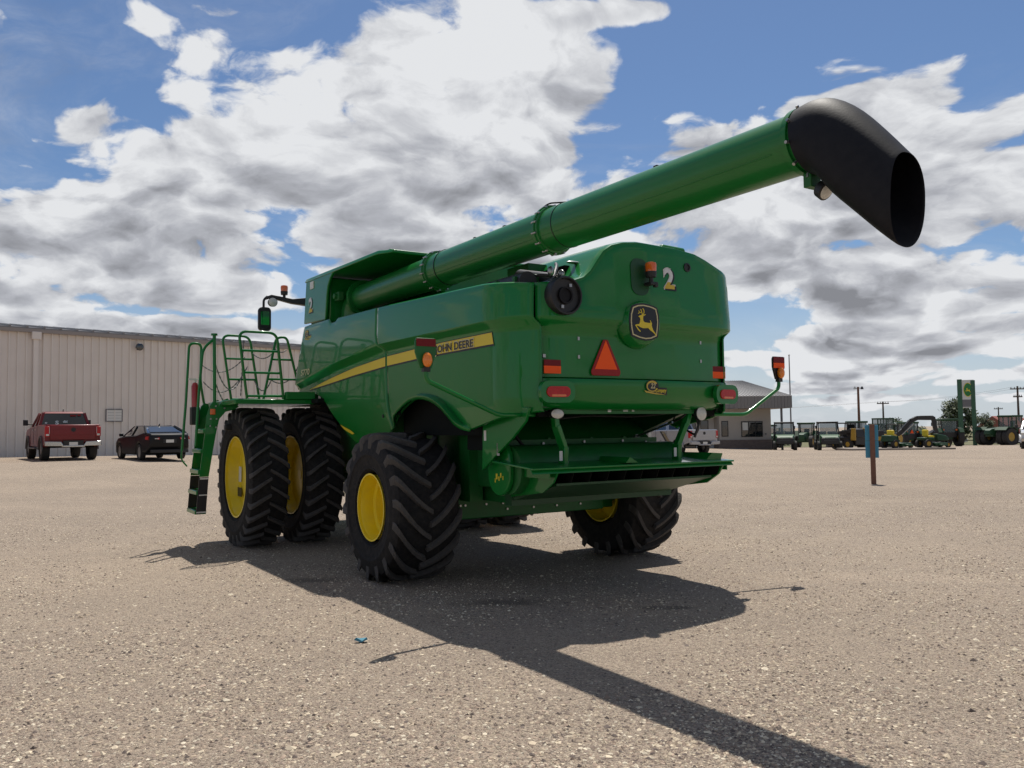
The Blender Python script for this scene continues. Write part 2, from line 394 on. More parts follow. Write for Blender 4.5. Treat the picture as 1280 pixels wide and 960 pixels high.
# ------------------------------------------------------------------ ground
def ground_material():
    m, nt, b = new_mat('gravel_yard'); N = nt.nodes; L = nt.links
    b.inputs['Roughness'].default_value = 0.92; b.inputs['Specular IOR Level'].default_value = 0.25
    tc = N.new('ShaderNodeTexCoord'); P = tc.outputs['Object']
    def nz(scale, det=6, rough=0.55, vec=P):
        n = N.new('ShaderNodeTexNoise'); n.inputs['Scale'].default_value = scale; n.inputs['Detail'].default_value = det; n.inputs['Roughness'].default_value = rough
        L.new(vec, n.inputs['Vector']); return n.outputs['Fac']
    def mr(v, a, b_, c=0, d=1):
        n = N.new('ShaderNodeMapRange'); L.new(v, n.inputs['Value'])
        for k, q in zip(('From Min','From Max','To Min','To Max'), (a, b_, c, d)): n.inputs[k].default_value = q
        return n.outputs['Result']
    def mix(f, a, b_, mode='MIX'):
        n = N.new('ShaderNodeMix'); n.data_type = 'RGBA'; n.blend_type = mode
        for k, q in (('Factor', f), ('A', a), ('B', b_)):
            if isinstance(q, tuple): n.inputs[k].default_value = q + (1,)
            elif isinstance(q, float): n.inputs[k].default_value = q
            else: L.new(q, n.inputs[k])
        return n.outputs['Result']
    mp = N.new('ShaderNodeMapping'); mp.inputs['Rotation'].default_value = (0, 0, R(-18)); mp.inputs['Scale'].default_value = (0.25, 1.6, 1); L.new(P, mp.inputs['Vector'])
    mp2 = N.new('ShaderNodeMapping'); mp2.inputs['Rotation'].default_value = (0, 0, R(32)); mp2.inputs['Scale'].default_value = (0.10, 1.1, 1); L.new(P, mp2.inputs['Vector'])
    base = mix(mr(nz(0.35, 5), 0.35, 0.65), (0.340, 0.267, 0.203), (0.440, 0.346, 0.262))
    base = mix(mr(nz(1.0, 6, 0.6, mp.outputs[0]), 0.45, 0.72, 0, 0.5), base, (0.27, 0.216, 0.170))
    base = mix(mr(nz(0.16, 5, 0.6), 0.46, 0.64, 0, 0.7), base, (0.262, 0.210, 0.166))
    base = mix(mr(nz(0.8, 5, 0.6, mp2.outputs[0]), 0.52, 0.68, 0, 0.6), base, (0.36, 0.285, 0.225))
    base = mix(mr(nz(2.7, 7, 0.65), 0.5, 0.75, 0, 0.55), base, (0.285, 0.223, 0.18))
    # faint vehicle tracks: pairs of compacted lanes swinging across the yard
    for (cx, cy, rad) in ((-30.0, 42.0, 44.0), (-30.0, 42.0, 46.1), (40.0, -18.0, 47.0), (40.0, -18.0, 49.2), (12.0, 80.0, 66.0), (12.0, 80.0, 67.9)):
        v = N.new('ShaderNodeVectorMath'); v.operation = 'DISTANCE'; L.new(P, v.inputs[0]); v.inputs[1].default_value = (cx, cy, 0)
        a1 = N.new('ShaderNodeMath'); a1.operation = 'SUBTRACT'; L.new(v.outputs['Value'], a1.inputs[0]); a1.inputs[1].default_value = rad
        a2 = N.new('ShaderNodeMath'); a2.operation = 'ABSOLUTE'; L.new(a1.outputs[0], a2.inputs[0])
        a3 = N.new('ShaderNodeMath'); a3.operation = 'ADD'; L.new(a2.outputs[0], a3.inputs[0]); L.new(mr(nz(1.6, 5), 0.3, 0.7, -0.22, 0.22), a3.inputs[1])
        base = mix(mr(a3.outputs[0], 0.36, 0.10, 0, 0.35), base, (0.295, 0.232, 0.187))
    # random pale and dark stone flecks over the whole yard
    vo = N.new('ShaderNodeTexVoronoi'); vo.inputs['Scale'].default_value = 62; vo.inputs['Randomness'].default_value = 1; L.new(P, vo.inputs['Vector'])
    vo2 = N.new('ShaderNodeTexVoronoi'); vo2.inputs['Scale'].default_value = 135; L.new(P, vo2.inputs['Vector'])
    sp = N.new('ShaderNodeSeparateColor'); L.new(vo.outputs['Color'], sp.inputs[0])
    sp2 = N.new('ShaderNodeSeparateColor'); L.new(vo2.outputs['Color'], sp2.inputs[0])
    base = mix(mr(sp.outputs[0], 0.76, 0.88, 0, 0.75), base, (0.48, 0.395, 0.29))
    base = mix(mr(sp.outputs[1], 0.85, 0.93, 0, 0.75), base, (0.13, 0.105, 0.09))
    base = mix(mr(sp2.outputs[0], 0.80, 0.90, 0, 0.7), base, (0.50, 0.44, 0.34))
    base = mix(mr(sp2.outputs[2], 0.78, 0.9, 0, 0.65), base, (0.12, 0.10, 0.085))
    base = mix(mr(nz(48, 8, 0.78), 0.52, 0.64, 0, 0.9), base, (0.62, 0.50, 0.40))
    base = mix(mr(nz(37, 8, 0.78), 0.55, 0.66, 0, 0.75), base, (0.150, 0.117, 0.097))
    base = mix(mr(nz(120, 4, 0.7), 0.35, 0.6), mix(0.3, base, (0.17, 0.134, 0.11)), base)
    # a few oil-dark damp spots under the machine
    for (sx, sy, rx, ry) in ((-0.10, 7.9, 0.55, 0.22), (1.35, 7.6, 0.35, 0.12), (-2.2, 9.2, 0.5, 0.2)):
        v = N.new('ShaderNodeVectorMath'); v.operation = 'SUBTRACT'; L.new(P, v.inputs[0]); v.inputs[1].default_value = (sx, sy, 0)
        v2 = N.new('ShaderNodeVectorMath'); v2.operation = 'MULTIPLY'; L.new(v.outputs[0], v2.inputs[0]); v2.inputs[1].default_value = (1/rx, 1/ry, 0)
        ln = N.new('ShaderNodeVectorMath'); ln.operation = 'LENGTH'; L.new(v2.outputs[0], ln.inputs[0])
        ad = N.new('ShaderNodeMath'); ad.operation = 'ADD'; L.new(ln.outputs['Value'], ad.inputs[0]); L.new(mr(nz(6, 5), 0, 1, -0.5, 0.5), ad.inputs[1])
        base = mix(mr(ad.outputs[0], 1.0, 0.4, 0, 0.55), base, (0.075, 0.062, 0.05))
    L.new(base, b.inputs['Base Color'])
    # relief
    h1 = mr(vo.outputs['Distance'], 0, 0.6, 1, 0); h2 = mr(vo2.outputs['Distance'], 0, 0.6, 1, 0)
    def bumpn(h, st, dist, prev=None):
        n = N.new('ShaderNodeBump'); n.inputs['Strength'].default_value = st; n.inputs['Distance'].default_value = dist; L.new(h, n.inputs['Height'])
        if prev: L.new(prev, n.inputs['Normal'])
        return n.outputs['Normal']
    nb = bumpn(nz(0.9, 5), 0.5, 0.10); nb = bumpn(nz(3.2, 6), 0.8, 0.05, nb); nb = bumpn(nz(26, 8, 0.75), 0.6, 0.03, nb); nb = bumpn(h1, 0.6, 0.012, nb); nb = bumpn(h2, 0.5, 0.007, nb)
    L.new(nb, b.inputs['Normal'])
    return m
def grid_sheet(xs, ys, zf): 
    mb = MB(); mb.grid([[(x, y, zf(x, y)) for x in xs] for y in ys]); return mb
def axis_lines(a, b, fine, grow, lim):
    out = [a]; s = fine
    v = a
    while v < b: v += fine; out.append(v)
    s = fine
    while v < lim: s *= grow; v += s; out.append(v)
    v = a; s = fine; pre = []
    while v > -lim: s *= grow; v -= s; pre.append(v)
    return pre[::-1] + out
GX = axis_lines(-40, 60, 2.0, 1.22, 1400); GY = axis_lines(-10, 130, 2.0, 1.22, 1400)
gm = ground_material()
tag(grid_sheet(GX, GY, gz).build('ground', gm, angle=180, fix=False), kind='structure')

# dry grass strip past the yard on the right
gr = mat('dry_grass', (0.13, 0.125, 0.055), 0.95, var=0.4, vscale=1.2, bump=0.6, bscale=12)
gs = grid_sheet([27 + 6*k for k in range(60)], [104, 110, 118, 128, 140, 160, 190, 230, 300, 420, 600], lambda x, y: gz(x, y) + 0.02)
tag(gs.build('grass_field', gr, angle=180, fix=False), kind='structure')

# loose stones lying on the yard near the camera
def stones():
    mb = MB(); cols = []
    rnd = random.Random(5)
    pal = [(0.55,0.455,0.335),(0.42,0.335,0.25),(0.62,0.525,0.39),(0.25,0.195,0.155),(0.66,0.58,0.45),(0.15,0.12,0.105),(0.40,0.305,0.235),(0.30,0.235,0.19)]
    n = 0
    from mathutils import noise as mn
    while n < 100000:
        d = 3.4 + 17.0*rnd.random()**1.6; x = (rnd.random()*2-1)*0.66*d
        cl = mn.fractal(Vector((x*0.9, d*0.55, 3.1)), 0.8, 2.0, 4)
        if rnd.random() > 0.50 + 0.75*cl: continue
        r = 0.005 + 0.0115*rnd.random()**2.4 + (0.012 if rnd.random() < 0.010 else 0)
        ang = rnd.random()*PI; fl = 0.25 + 0.45*rnd.random(); el = 0.55+0.45*rnd.random()
        pts = []
        ca, sa = math.cos(ang), math.sin(ang)
        for k in range(5):
            t = 2*PI*k/5+rnd.random()*0.6; q = r*(0.75+0.5*rnd.random()); u, v = math.cos(t)*q, math.sin(t)*q*el
            pts.append((x+u*ca-v*sa, d+u*sa+v*ca, r*0.15*rnd.random()))
        pts.append((x + r*0.5*(rnd.random()-.5), d + r*0.5*(rnd.random()-.5), r*fl*1.2))
        o = len(mb.v); mb.v += [Vector(p) for p in pts]
        mb.f += [(o+k, o+(k+1) % 5, o+5) for k in range(5)]
        c = rnd.choice(pal); k = 0.8+0.4*rnd.random(); cols.append(tuple(q*k for q in c)); n += 1
    ob = mb.build('loose_gravel', gravel_m, angle=0, fix=False)
    at = ob.data.color_attributes.new('stone', 'FLOAT_COLOR', 'POINT')
    buf = []
    for c in cols: buf += list(c + (1.0,))*6
    at.data.foreach_set('color', buf)
    return tag(ob, kind='stuff', label='loose pale and grey gravel stones strewn over the yard', cat='gravel')
gravel_m, _nt, _b = new_mat('gravel_stone'); _b.inputs['Roughness'].default_value = 0.9; _b.inputs['Specular IOR Level'].default_value = 0.25
_a = _nt.nodes.new('ShaderNodeAttribute'); _a.attribute_name = 'stone'; _nt.links.new(_a.outputs['Color'], _b.inputs['Base Color'])
stones()
# ------------------------------------------------------------------ combine harvester (X right, Y forward, Z up; rear axle at Y = 0)
H = empty('combine_harvester', (0.062, 10.075, 0), TH, 'big green combine harvester with yellow wheels and its unloading tube swung back overhead', 'combine harvester')

ZC = [(-2.6,2.57),(0.7,2.58),(2.36,2.44),(3.0,2.36),(3.9,2.26)]
ZB = [(-2.3,1.77),(-1.96,1.725),(-1.27,1.60),(-1.18,1.62),(-1.09,1.67),(-0.98,1.75),(-0.85,1.83),(-0.72,1.885),(-0.6,1.92),(-0.45,1.945),(-0.28,1.955),(-0.1,1.935),(0.06,1.885),(0.22,1.82),(0.36,1.745),(0.5,1.63),(0.75,1.54),(1.17,1.46),(1.53,1.385),(1.75,1.44),(2.0,1.57),(2.25,1.73),(2.51,1.88),(2.7,2.0),(2.86,2.075),(3.1,2.13),(3.44,2.14),(3.81,2.13)]
ZT = [(-2.3,2.92),(-2.1,2.945),(-1.7,2.975),(0.74,3.07),(2.06,3.10),(2.12,3.06),(2.3,3.06),(2.36,3.12),(3.4,3.13)]
def side_x(y, z):
    d = z - interp(y, ZC)
    ins = 0.085*smooth01((0.045-d)/0.09)
    ins += max(0, z-2.62)*0.03
    if z < 1.9: ins += 0.10*((1.9-z)/0.5)**2
    if y < -1.72: ins += 0.225*min(1.0, ((-1.72-y)/0.53))**2.0
    if y > 2.4: ins += 0.02*((y-2.4)/1.4)**2
    return 1.5 - ins
def seam_y(z): return interp(z, [(1.5,0.47),(1.96,0.61),(2.48,0.63),(2.58,0.66),(2.68,0.74),(3.2,0.745)])
def front_y(z): return interp(z, [(2.0,3.96),(2.13,3.91),(2.25,3.84),(3.1,3.41),(3.2,3.37)])
ZTR = [(-2.3,3.02),(-2.22,3.12),(-2.1,3.19),(-1.7,3.23),(0.74,3.24),(3.4,3.25)]
def panel(side, ya, yb, n):
    """one moulded side panel; ya(z), yb(z) give its rear and front edges"""
    rows = None; cols = []
    for i in range(n+1):
        t = i/n
        yy = lambda z: ya(z) + (yb(z)-ya(z))*t
        zb = 1.9; zt = 3.05
        for _ in range(6): zb = interp(yy(zb), ZB); zt = interp(yy(zt), ZT if side < 0 else ZTR)
        zc = interp(yy(2.5), ZC)
        zs = [zb, zb+0.012, zb+0.05, zb+0.12] + [zb+0.12+(zc-0.09-zb-0.12)*k/6 for k in range(1, 6)] + [zc-0.075, zc-0.05, zc-0.02, zc+0.02, zc+0.045, zc+0.07]
        zs += [zc+0.07+(zt-0.05-zc-0.07)*k/4 for k in range(1, 4)] + [zt-0.05, zt-0.015, zt]
        zs = sorted(zs)
        col = []
        for k, z in enumerate(zs):
            y = yy(z); e = 0.012 if (k == len(zs)-1) else (0.003 if k == len(zs)-2 else 0)
            e += 0.012 if k == 0 else 0
            cr_in = 0.055*min(1.0, ((-1.72-y)/0.53))**2 if (side > 0 and y < -1.72) else 0
            col.append((side*(side_x(y, z)-e-cr_in), y, z))
        cols.append(col)
    mb = MB(); mb.grid(cols, flip=(side > 0)); return mb
def solid(o, th=0.02):
    s = o.modifiers.new('thickness', 'SOLIDIFY'); s.thickness = th; s.offset = -1; return o
G = M['green']
panels = {}
for sd_ in (-1, 1):
    a = solid(panel(sd_, lambda z: -2.252, lambda z: seam_y(z)-0.008, 64).build('side_panel', G, H, angle=32, fix=False))
    b = solid(panel(sd_, lambda z: seam_y(z)+0.008, front_y, 56).build('side_panel', G, H, angle=32, fix=False))
    panels[sd_] = (a, b)
    # flared lip round the rear wheel opening
    mb = MB(); r1 = []; r2 = []; r3 = []
    for y in [0.46-0.03*k for k in range(59)]:
        z = interp(y, ZB); x = side_x(y, z+0.01)
        fl = 0.075*smooth01((y+1.32)/0.25)*smooth01((0.5-y)/0.2)
        r1.append((sd_*(x-0.01), y, z+0.055)); r2.append((sd_*(x+fl), y, z+0.028)); r3.append((sd_*(x+fl*0.9), y, z-0.012))
    mb.grid([r1, r2, r3]); solid(mb.build('wheel_arch_lip', G, a, angle=50), 0.012)
# stripe and lettering on both sides
SP_T = [(-1.80,2.515),(-0.8,2.51),(-0.25,2.50),(0.65,2.475),(1.63,2.41),(2.5,2.32),(3.36,2.212)]
SP_B = [(-1.77,2.405),(-0.8,2.40),(-0.25,2.39),(0.65,2.365),(1.63,2.315),(2.5,2.256),(3.36,2.205)]
def stripe(sd_, ya, yb, n, off, lo=0.0, hi=0.0):
    mb = MB(); rr = []
    for k in range(5):
        row = []
        for i in range(n+1):
            y = ya+(yb-ya)*i/n; z0 = interp(y, SP_B)-lo; z1 = interp(y, SP_T)+hi; z = z0+(z1-z0)*k/4
            row.append((sd_*(side_x(y, z)+off), y+(0.03*(k/4-0.5) if y < -1.76 else 0), z))
        rr.append(row)
    return mb.grid(rr, flip=(sd_ > 0))
for sd_ in (-1, 1):
    a, b = panels[sd_]
    stripe(sd_, -1.79, 0.61, 40, 0.003, 0.018, 0.008).build('stripe_border', M['decal_black'], a, fix=False)
    stripe(sd_, -1.78, 0.61, 40, 0.005).build('stripe', M['stripe'], a, fix=False)
    stripe(sd_, 0.66, 3.36, 40, 0.003, 0.018, 0.008).build('stripe_border', M['decal_black'], b, fix=False)
    stripe(sd_, 0.66, 3.34, 40, 0.005).build('stripe', M['stripe'], b, fix=False)
    xa = (0, sd_, 0)
    xo = lambda y, z, o: sd_*(side_x(y, z)+o)
    decal('lettering_edge', text_mb('JOHN DEERE', 0.83, 0.125, bold=0.045), M['cream'], a, frame((xo(-1.03,2.44,0.009), -1.03, 2.438), xa, (0,0,1)))
    decal('lettering', text_mb('JOHN DEERE', 0.80, 0.10, bold=0.016), M['decal_black'], a, frame((xo(-1.03,2.44,0.012), -1.03, 2.438), xa, (0,0,1)))
    decal('model_lettering', text_mb('S770', 0.38, 0.09, shear=0.15, bold=0.025), M['cream'], b, frame((xo(3.28,2.46,0.012), 3.28, 2.455), xa, (0,0,1)))
    # small yellow flash low on the front panel
    mb = MB(); pts = [(2.16,1.695),(2.0,1.655),(1.84,1.62),(1.72,1.575),(1.80,1.562),(1.95,1.60),(2.05,1.63)]
    mb.add([(xo(y, z, 0.008), y, z) for y, z in pts], [tuple(range(len(pts)))]).build('yellow_flash', M['stripe'], b, angle=0, fix=False)
    for (y, z) in ((0.28,1.80),(0.75,1.78)):
        MB().cyl((xo(y,z,-0.002), y, z), (xo(y,z,0.008), y, z), 0.022, n=12).build('panel_latch', M['black'], a if y < .6 else b)
def company_sticker(parent, mtx, s=1.0):
    """gold script badge: a sweeping C ring round a 22, with Company under it"""
    mb = MB(); rg = []
    for k in range(26):
        t = R(35 + 300*k/25); wd = 0.10+0.03*math.sin(t)
        rg.append([(0.5*math.cos(t)*s - 0.25*s, 0.36*math.sin(t)*s+0.05*s, 0.001), ((0.5-wd)*math.cos(t)*s - 0.25*s, (0.36-wd)*math.sin(t)*s+0.05*s, 0.001)])
    mb.grid(rg); mb.add([(-0.95*s,-0.22*s,0.001),(-0.8*s,-0.36*s,0.001),(0.0,-0.46*s,0.001),(0.9*s,-0.5*s,0.001),(0.0,-0.38*s,0.001),(-0.7*s,-0.27*s,0.001)], [tuple(range(6))])
    back = MB(); back.add([(-0.25*s+0.55*s*math.cos(2*PI*k/24), 0.05*s+0.41*s*math.sin(2*PI*k/24), 0) for k in range(24)], [tuple(range(24))])
    back.add([(-0.05*s,-0.44*s,0),(1.0*s,-0.52*s,0),(1.02*s,-0.05*s,0),(0.1*s,-0.02*s,0)], [(0,1,2,3)])
    o = decal('dealer_badge', back, M['decal_black'], parent, mtx)
    decal('badge_ring', mb, M['gold'], o, mtx)
    decal('badge_lettering', text_mb('Company', 0.95*s, 0.36*s, shear=0.25, bold=0.02).xf(Matrix.Translation((0.48*s,-0.25*s,0.002))), M['stripe'], o, mtx)
    decal('badge_number', text_mb('22', 0.42*s, 0.34*s, shear=0.25, bold=0.02).xf(Matrix.Translation((-0.2*s,0.08*s,0.002))), M['cream'], o, mtx)
for sd_ in (-1, 1):
    company_sticker(panels[sd_][1], frame((sd_*(side_x(3.3,2.98)+0.004), 3.22, 2.99), (0, sd_, 0), (0,0,1)), 0.16)

# ---- rear hood
PLAN = [(-1.245,-2.245),(-1.20,-2.28),(-1.12,-2.31),(-1.0,-2.33),(-0.8,-2.345),(-0.4,-2.365),(0.0,-2.375),(0.4,-2.365),(0.8,-2.345),(1.0,-2.33),(1.12,-2.31),(1.20,-2.28),(1.245,-2.245)]
HT = [(-1.245,2.93),(-1.0,2.965),(-0.86,2.985),(-0.76,3.02),(-0.68,3.085),(-0.60,3.19),(-0.52,3.29),(-0.42,3.355),(-0.28,3.395),(-0.1,3.415),(0.43,3.405),(0.7,3.38),(0.86,3.335),(1.0,3.285),(1.12,3.25),(1.245,3.215)]
xs_ = []
for (a, _), (b, _) in zip(sorted(PLAN+HT), sorted(PLAN+HT)[1:]):
    if b-a < 1e-4: continue
    n = max(1, int((b-a)/0.045)); xs_ += [a+(b-a)*k/n for k in range(n)]
xs_.append(1.245)
def rear_pt(x, z, off=0.0):
    y = interp(x, PLAN)
    ins = 0.085*smooth01((2.62-z)/0.10) + max(0, z-2.7)*0.06
    k = 1 - ins*0.55/1.245
    return ((x*k), y + ins - off, z)
rows = []
for t in [0,0.015,0.03,0.1,0.2,0.3,0.4,0.5,0.6,0.7,0.8,0.86,0.9,0.93,0.95,1.0]:
    rows.append([rear_pt(x, 2.075 + (2.66-2.075)*t) for x in xs_])
for t in [0.08,0.2,0.35,0.5,0.65,0.8,0.9]:
    rows.append([rear_pt(x, 2.66 + (interp(x, HT)-0.03-2.66)*t) for x in xs_])
rows.append([rear_pt(x, interp(x, HT)-0.035) for x in xs_])
rows.append([tuple(Vector(rear_pt(x, interp(x, HT)-0.012))+Vector((0,0.008,0))) for x in xs_])
rows.append([tuple(Vector(rear_pt(x, interp(x, HT)))+Vector((0,0.035,0))) for x in xs_])
rows.append([tuple(Vector(rear_pt(x, interp(x, HT)+0.006))+Vector((0,0.10,0))) for x in xs_])
for yy in (-1.7, -1.2, -0.75):
    rows.append([(x if abs(x) < 1.2 else math.copysign(1.2, x), yy if x > -0.8 else max(-2.13, min(yy, -2.13)), interp(x, HT)+0.012) for x in xs_])
RH = solid(MB().grid(rows).build('rear_hood', G, H, angle=40, fix=False), 0.02)
# bumper panel under it
rows = []
for z, off in ((1.775,-0.17),(1.79,-0.13),(1.83,-0.075),(1.88,-0.035),(1.94,-0.008),(2.0,0.0),(2.05,0.0),(2.066,-0.006),(2.068,-0.04)):
    rows.append([((x*(1+(off-0.035)*0.4)), interp(x, PLAN)+0.05-off, z) for x in xs_])
solid(MB().grid(rows).build('rear_bumper', G, H, angle=40, fix=False), 0.02)
RS = lambda x, z, off=0.0: Vector(rear_pt(x, z, off))
def rear_frame(x, z, off): return frame(RS(x, z, off), (1, -0.0, 0), Vector(RS(x, z+0.05))-Vector(RS(x, z-0.05)))
# round black exhaust outlet
mb = MB(); ey = -2.33
mb.lathe([(0.04,0.172),(-0.06,0.178),(-0.075,0.172),(-0.075,0.158),(-0.045,0.15),(-0.04,0.0)], 40, (-1.0, ey+0.01, 2.81), 'Y')
ex = mb.build('exhaust_outlet', M['black'], H)
MB().lathe([(-0.04,0.078),(-0.062,0.078),(-0.062,0.062),(-0.046,0.060),(-0.046,0.0)], 28, (-1.0, ey+0.006, 2.81), 'Y').build('exhaust_pipe', M['spout'], ex)
for a_ in (60, 250): MB().box((-1.0+0.11*math.cos(R(a_))-.014, ey-0.05, 2.81+0.11*math.sin(R(a_))-.014), (-1.0+0.11*math.cos(R(a_))+.014, ey-0.035, 2.81+0.11*math.sin(R(a_))+.014)).build('exhaust_clip', M['steel'], ex)
# tail lights, reflectors, triangle
def rounded(w_, h_, r, n=6):
    out = []
    for cx, cy, a0 in ((w_/2-r, h_/2-r, 0), (-w_/2+r, h_/2-r, 90), (-w_/2+r, -h_/2+r, 180), (w_/2-r, -h_/2+r, 270)):
        out += [(cx + r*math.cos(R(a0+90*k/n)), cy + r*math.sin(R(a0+90*k/n))) for k in range(n+1)]
    return out
def plate(poly, th): 
    return MB().loft([[(x, y, 0) for x, y in poly], [(x*0.985, y*0.985, th) for x, y in poly]])
for sx in (-1, 1):
    fr = frame((sx*1.07, interp(sx*1.07, PLAN)+0.02, 1.94), (1, 0.10*sx, 0), (0,0,1))
    o = plate(rounded(0.36,0.20,0.085), 0.045).xf(fr).build('tail_light', G, H, angle=30)
    plate(rounded(0.245,0.098,0.048), 0.014).xf(fr @ Matrix.Translation((0,0,0.044))).build('red_lens', M['red_lens'], o)
    plate(rounded(0.15,0.02,0.009), 0.004).xf(fr @ Matrix.Translation((0.0,-0.034,0.0565))).build('orange_lens', M['amber_dark'], o)
    o = plate(rounded(0.235,0.07,0.004), 0.006).xf(rear_frame(sx*1.08, 2.145, 0.006)).build('reflector_band', M['orange'], H, angle=0)
    plate(rounded(0.235,0.055,0.004), 0.006).xf(rear_frame(sx*1.08, 2.2085, 0.006)).build('red_reflector_band', M['darkred'], o, angle=0)
TR = rear_frame(-0.50, 2.265, 0.012)
tri = [(-0.165,-0.145),(-0.15,-0.165),(0.15,-0.165),(0.165,-0.145),(0.165,-0.12),(0.025,0.175),(-0.025,0.175),(-0.165,-0.12)]
o = plate([(x*1.06, y) for x, y in tri], 0.005).xf(TR).build('slow_vehicle_triangle', M['red'], H, angle=0)
plate([(-0.135,-0.105),(0.135,-0.105),(0,0.17)], 0.003).xf(TR @ Matrix.Translation((0,0,0.0052))).build('triangle_centre', M['orange'], o, angle=0)
# deer emblem
LG = frame((-0.10, -2.408, 2.615), (1,0,0), (0,0.03,1))
MB().loft([[(-0.10+0.245*math.cos(2*PI*k/32), -2.30, 2.60+0.235*math.sin(2*PI*k/32)) for k in range(32)],[(-0.10+0.215*math.cos(2*PI*k/32), -2.392, 2.61+0.21*math.sin(2*PI*k/32)) for k in range(32)],[(-0.10+0.20*math.cos(2*PI*k/32), -2.406, 2.615+0.195*math.sin(2*PI*k/32)) for k in range(32)]]).build('emblem_pad', G, H, angle=50)
def E_(u, v): return ((u-532)/595*0.345, -((v-0.075*(u-532))-545)/715*0.345)
shield_px = [(290,262),(400,215),(520,200),(640,214),(720,232),(795,262),(822,400),(828,520),(812,660),(785,812),(660,868),(540,885),(400,862),(262,812),(240,680),(233,545),(245,400)]
poly = [E_(u, v+0.075*(u-532)) for u, v in shield_px]
o = MB().loft([[(x*1.10, y*1.09, 0) for x, y in poly], [(x*1.10, y*1.09, 0.006) for x, y in poly]]).xf(LG).build('deer_emblem', M['decal_black'], H, angle=0)
ring = MB(); n_ = len(poly)
ring.add([(x, y, 0.0075) for x, y in poly]+[(x*0.925, y*0.93, 0.0075) for x, y in poly], [(k, (k+1) % n_, n_+(k+1) % n_, n_+k) for k in range(n_)])
decal('emblem_rim', ring, M['cream'], o, LG)
deer = [(398,432),(412,420),(440,408),(468,398),(490,392),(515,396),(560,388),(545,410),(508,420),(498,465),(502,520),(530,550),(600,560),(648,566),(655,545),(640,498),(658,515),(688,575),(680,610),(692,660),(715,720),(752,768),(782,826),(766,832),(735,785),(690,745),(640,708),(600,664),(560,667),(500,668),(440,650),(402,628),(366,612),(352,616),(378,660),(436,724),(424,742),(378,700),(342,640),(318,602),(345,590),(412,580),(426,545),(436,490),(432,452),(412,448)]
dm = MB(); dm.add([E_(u, v)+(0.0085,) for u, v in deer], [tuple(range(len(deer)))])
def strip(pts, w_):
    for (u0, v0), (u1, v1) in zip(pts, pts[1:]):
        l = math.hypot(u1-u0, v1-v0); nx, ny = -(v1-v0)/l*w_, (u1-u0)/l*w_
        dm.add([E_(u0+nx, v0+ny)+(0.0088,), E_(u1+nx, v1+ny)+(0.0088,), E_(u1-nx, v1-ny)+(0.0088,), E_(u0-nx, v0-ny)+(0.0088,)], [(0,1,2,3)])
strip([(502,400),(524,350),(522,310),(498,272)], 9); strip([(488,398),(472,345),(468,318),(450,288)], 9); strip([(478,362),(430,352),(392,374)], 7); strip([(440,354),(404,318)], 6)
decal('deer', dm, M['stripe'], o, LG)
# big numeral 2, white above and gold below with a dark shadow
def two_tone(name, top, bot, split):
    m, nt, b = new_mat(name); tc = nt.nodes.new('ShaderNodeTexCoord'); sp = nt.nodes.new('ShaderNodeSeparateXYZ'); nt.links.new(tc.outputs['Generated'], sp.inputs[0])
    g = nt.nodes.new('ShaderNodeMath'); g.operation = 'GREATER_THAN'; g.inputs[1].default_value = split; nt.links.new(sp.outputs['Z'], g.inputs[0])
    mx = nt.nodes.new('ShaderNodeMix'); mx.data_type = 'RGBA'; mx.inputs['A'].default_value = bot+(1,); mx.inputs['B'].default_value = top+(1,)
    nt.links.new(g.outputs[0], mx.inputs['Factor']); nt.links.new(mx.outputs['Result'], b.inputs['Base Color']); b.inputs['Roughness'].default_value = 0.45
    return m
M['numeral'] = two_tone('white_gold_numeral', (0.72,0.72,0.72), (0.62,0.44,0.04), 0.33)
def numeral(fr, w_, h_, parent):
    o = decal('numeral', text_mb('2', w_*0.92, h_*0.95, bold=0.06), M['decal_white'], parent, fr)
    decal('numeral_shadow', text_mb('2', w_*0.9, h_*0.93, bold=0.035).xf(Matrix.Translation((w_*0.07,-h_*0.03,0.0012))), M['decal_black'], o, fr)
    decal('numeral_face', text_mb('2', w_*0.78, h_*0.86, bold=0.03).xf(Matrix.Translation((-0.01*w_,0,0.0024))), M['numeral'], o, fr)
numeral(rear_frame(0.29, 3.075, 0.006), 0.17, 0.24, H)
company_sticker(H, rear_frame(0.09, 2.0, 0.0) @ Matrix.Translation((0,0,0.05)), 0.15)
# beacon on its bracket, camera port, fuel lid on the roof
def beacon(x, y, z, parent, s=1.0, stalk=0.05, m=None):
    o = MB().lathe([(0,0.05*s),(0.045*s,0.055*s),(0.055*s,0.055*s)], 20, (x, y, z), 'Z').build('beacon', M['black'], parent)
    MB().lathe([(0.055*s,0.052*s),(0.115*s,0.056*s),(0.14*s,0.05*s),(0.15*s,0.02*s)], 20, (x, y, z), 'Z').build('beacon_lens', m or M['amber_dark'], o)
    MB().cyl((x, y, z-stalk), (x, y, z), 0.022*s).build('beacon_stalk', M['black'], o)
    return o
bz = RS(-0.02, 3.05)
mb = MB().prism(rounded(0.22,0.36,0.09), 'Z', 0, 0.004); mb.xf(rear_frame(-0.10, 3.06, 0.002)).build('beacon_shade_plate', M['shaded_green'], H)  # thin plate standing proud; the hollow's shade is only its darker green
beacon(-0.02, bz.y-0.075, 3.05, H)
MB().box((-0.05, bz.y-0.105, 2.975), (0.01, bz.y+0.02, 3.005)).box((0.02, bz.y-0.09, 2.96), (0.06, bz.y-0.05, 3.01)).build('beacon_bracket', M['black'], H, bevel=0.006)
MB().lathe([(0.03,0.045),(-0.012,0.045),(-0.014,0.03),(-0.004,0.028),(-0.004,0)], 22, tuple(RS(0.56, 3.215)), 'Y').build('rear_camera', M['black'], H)
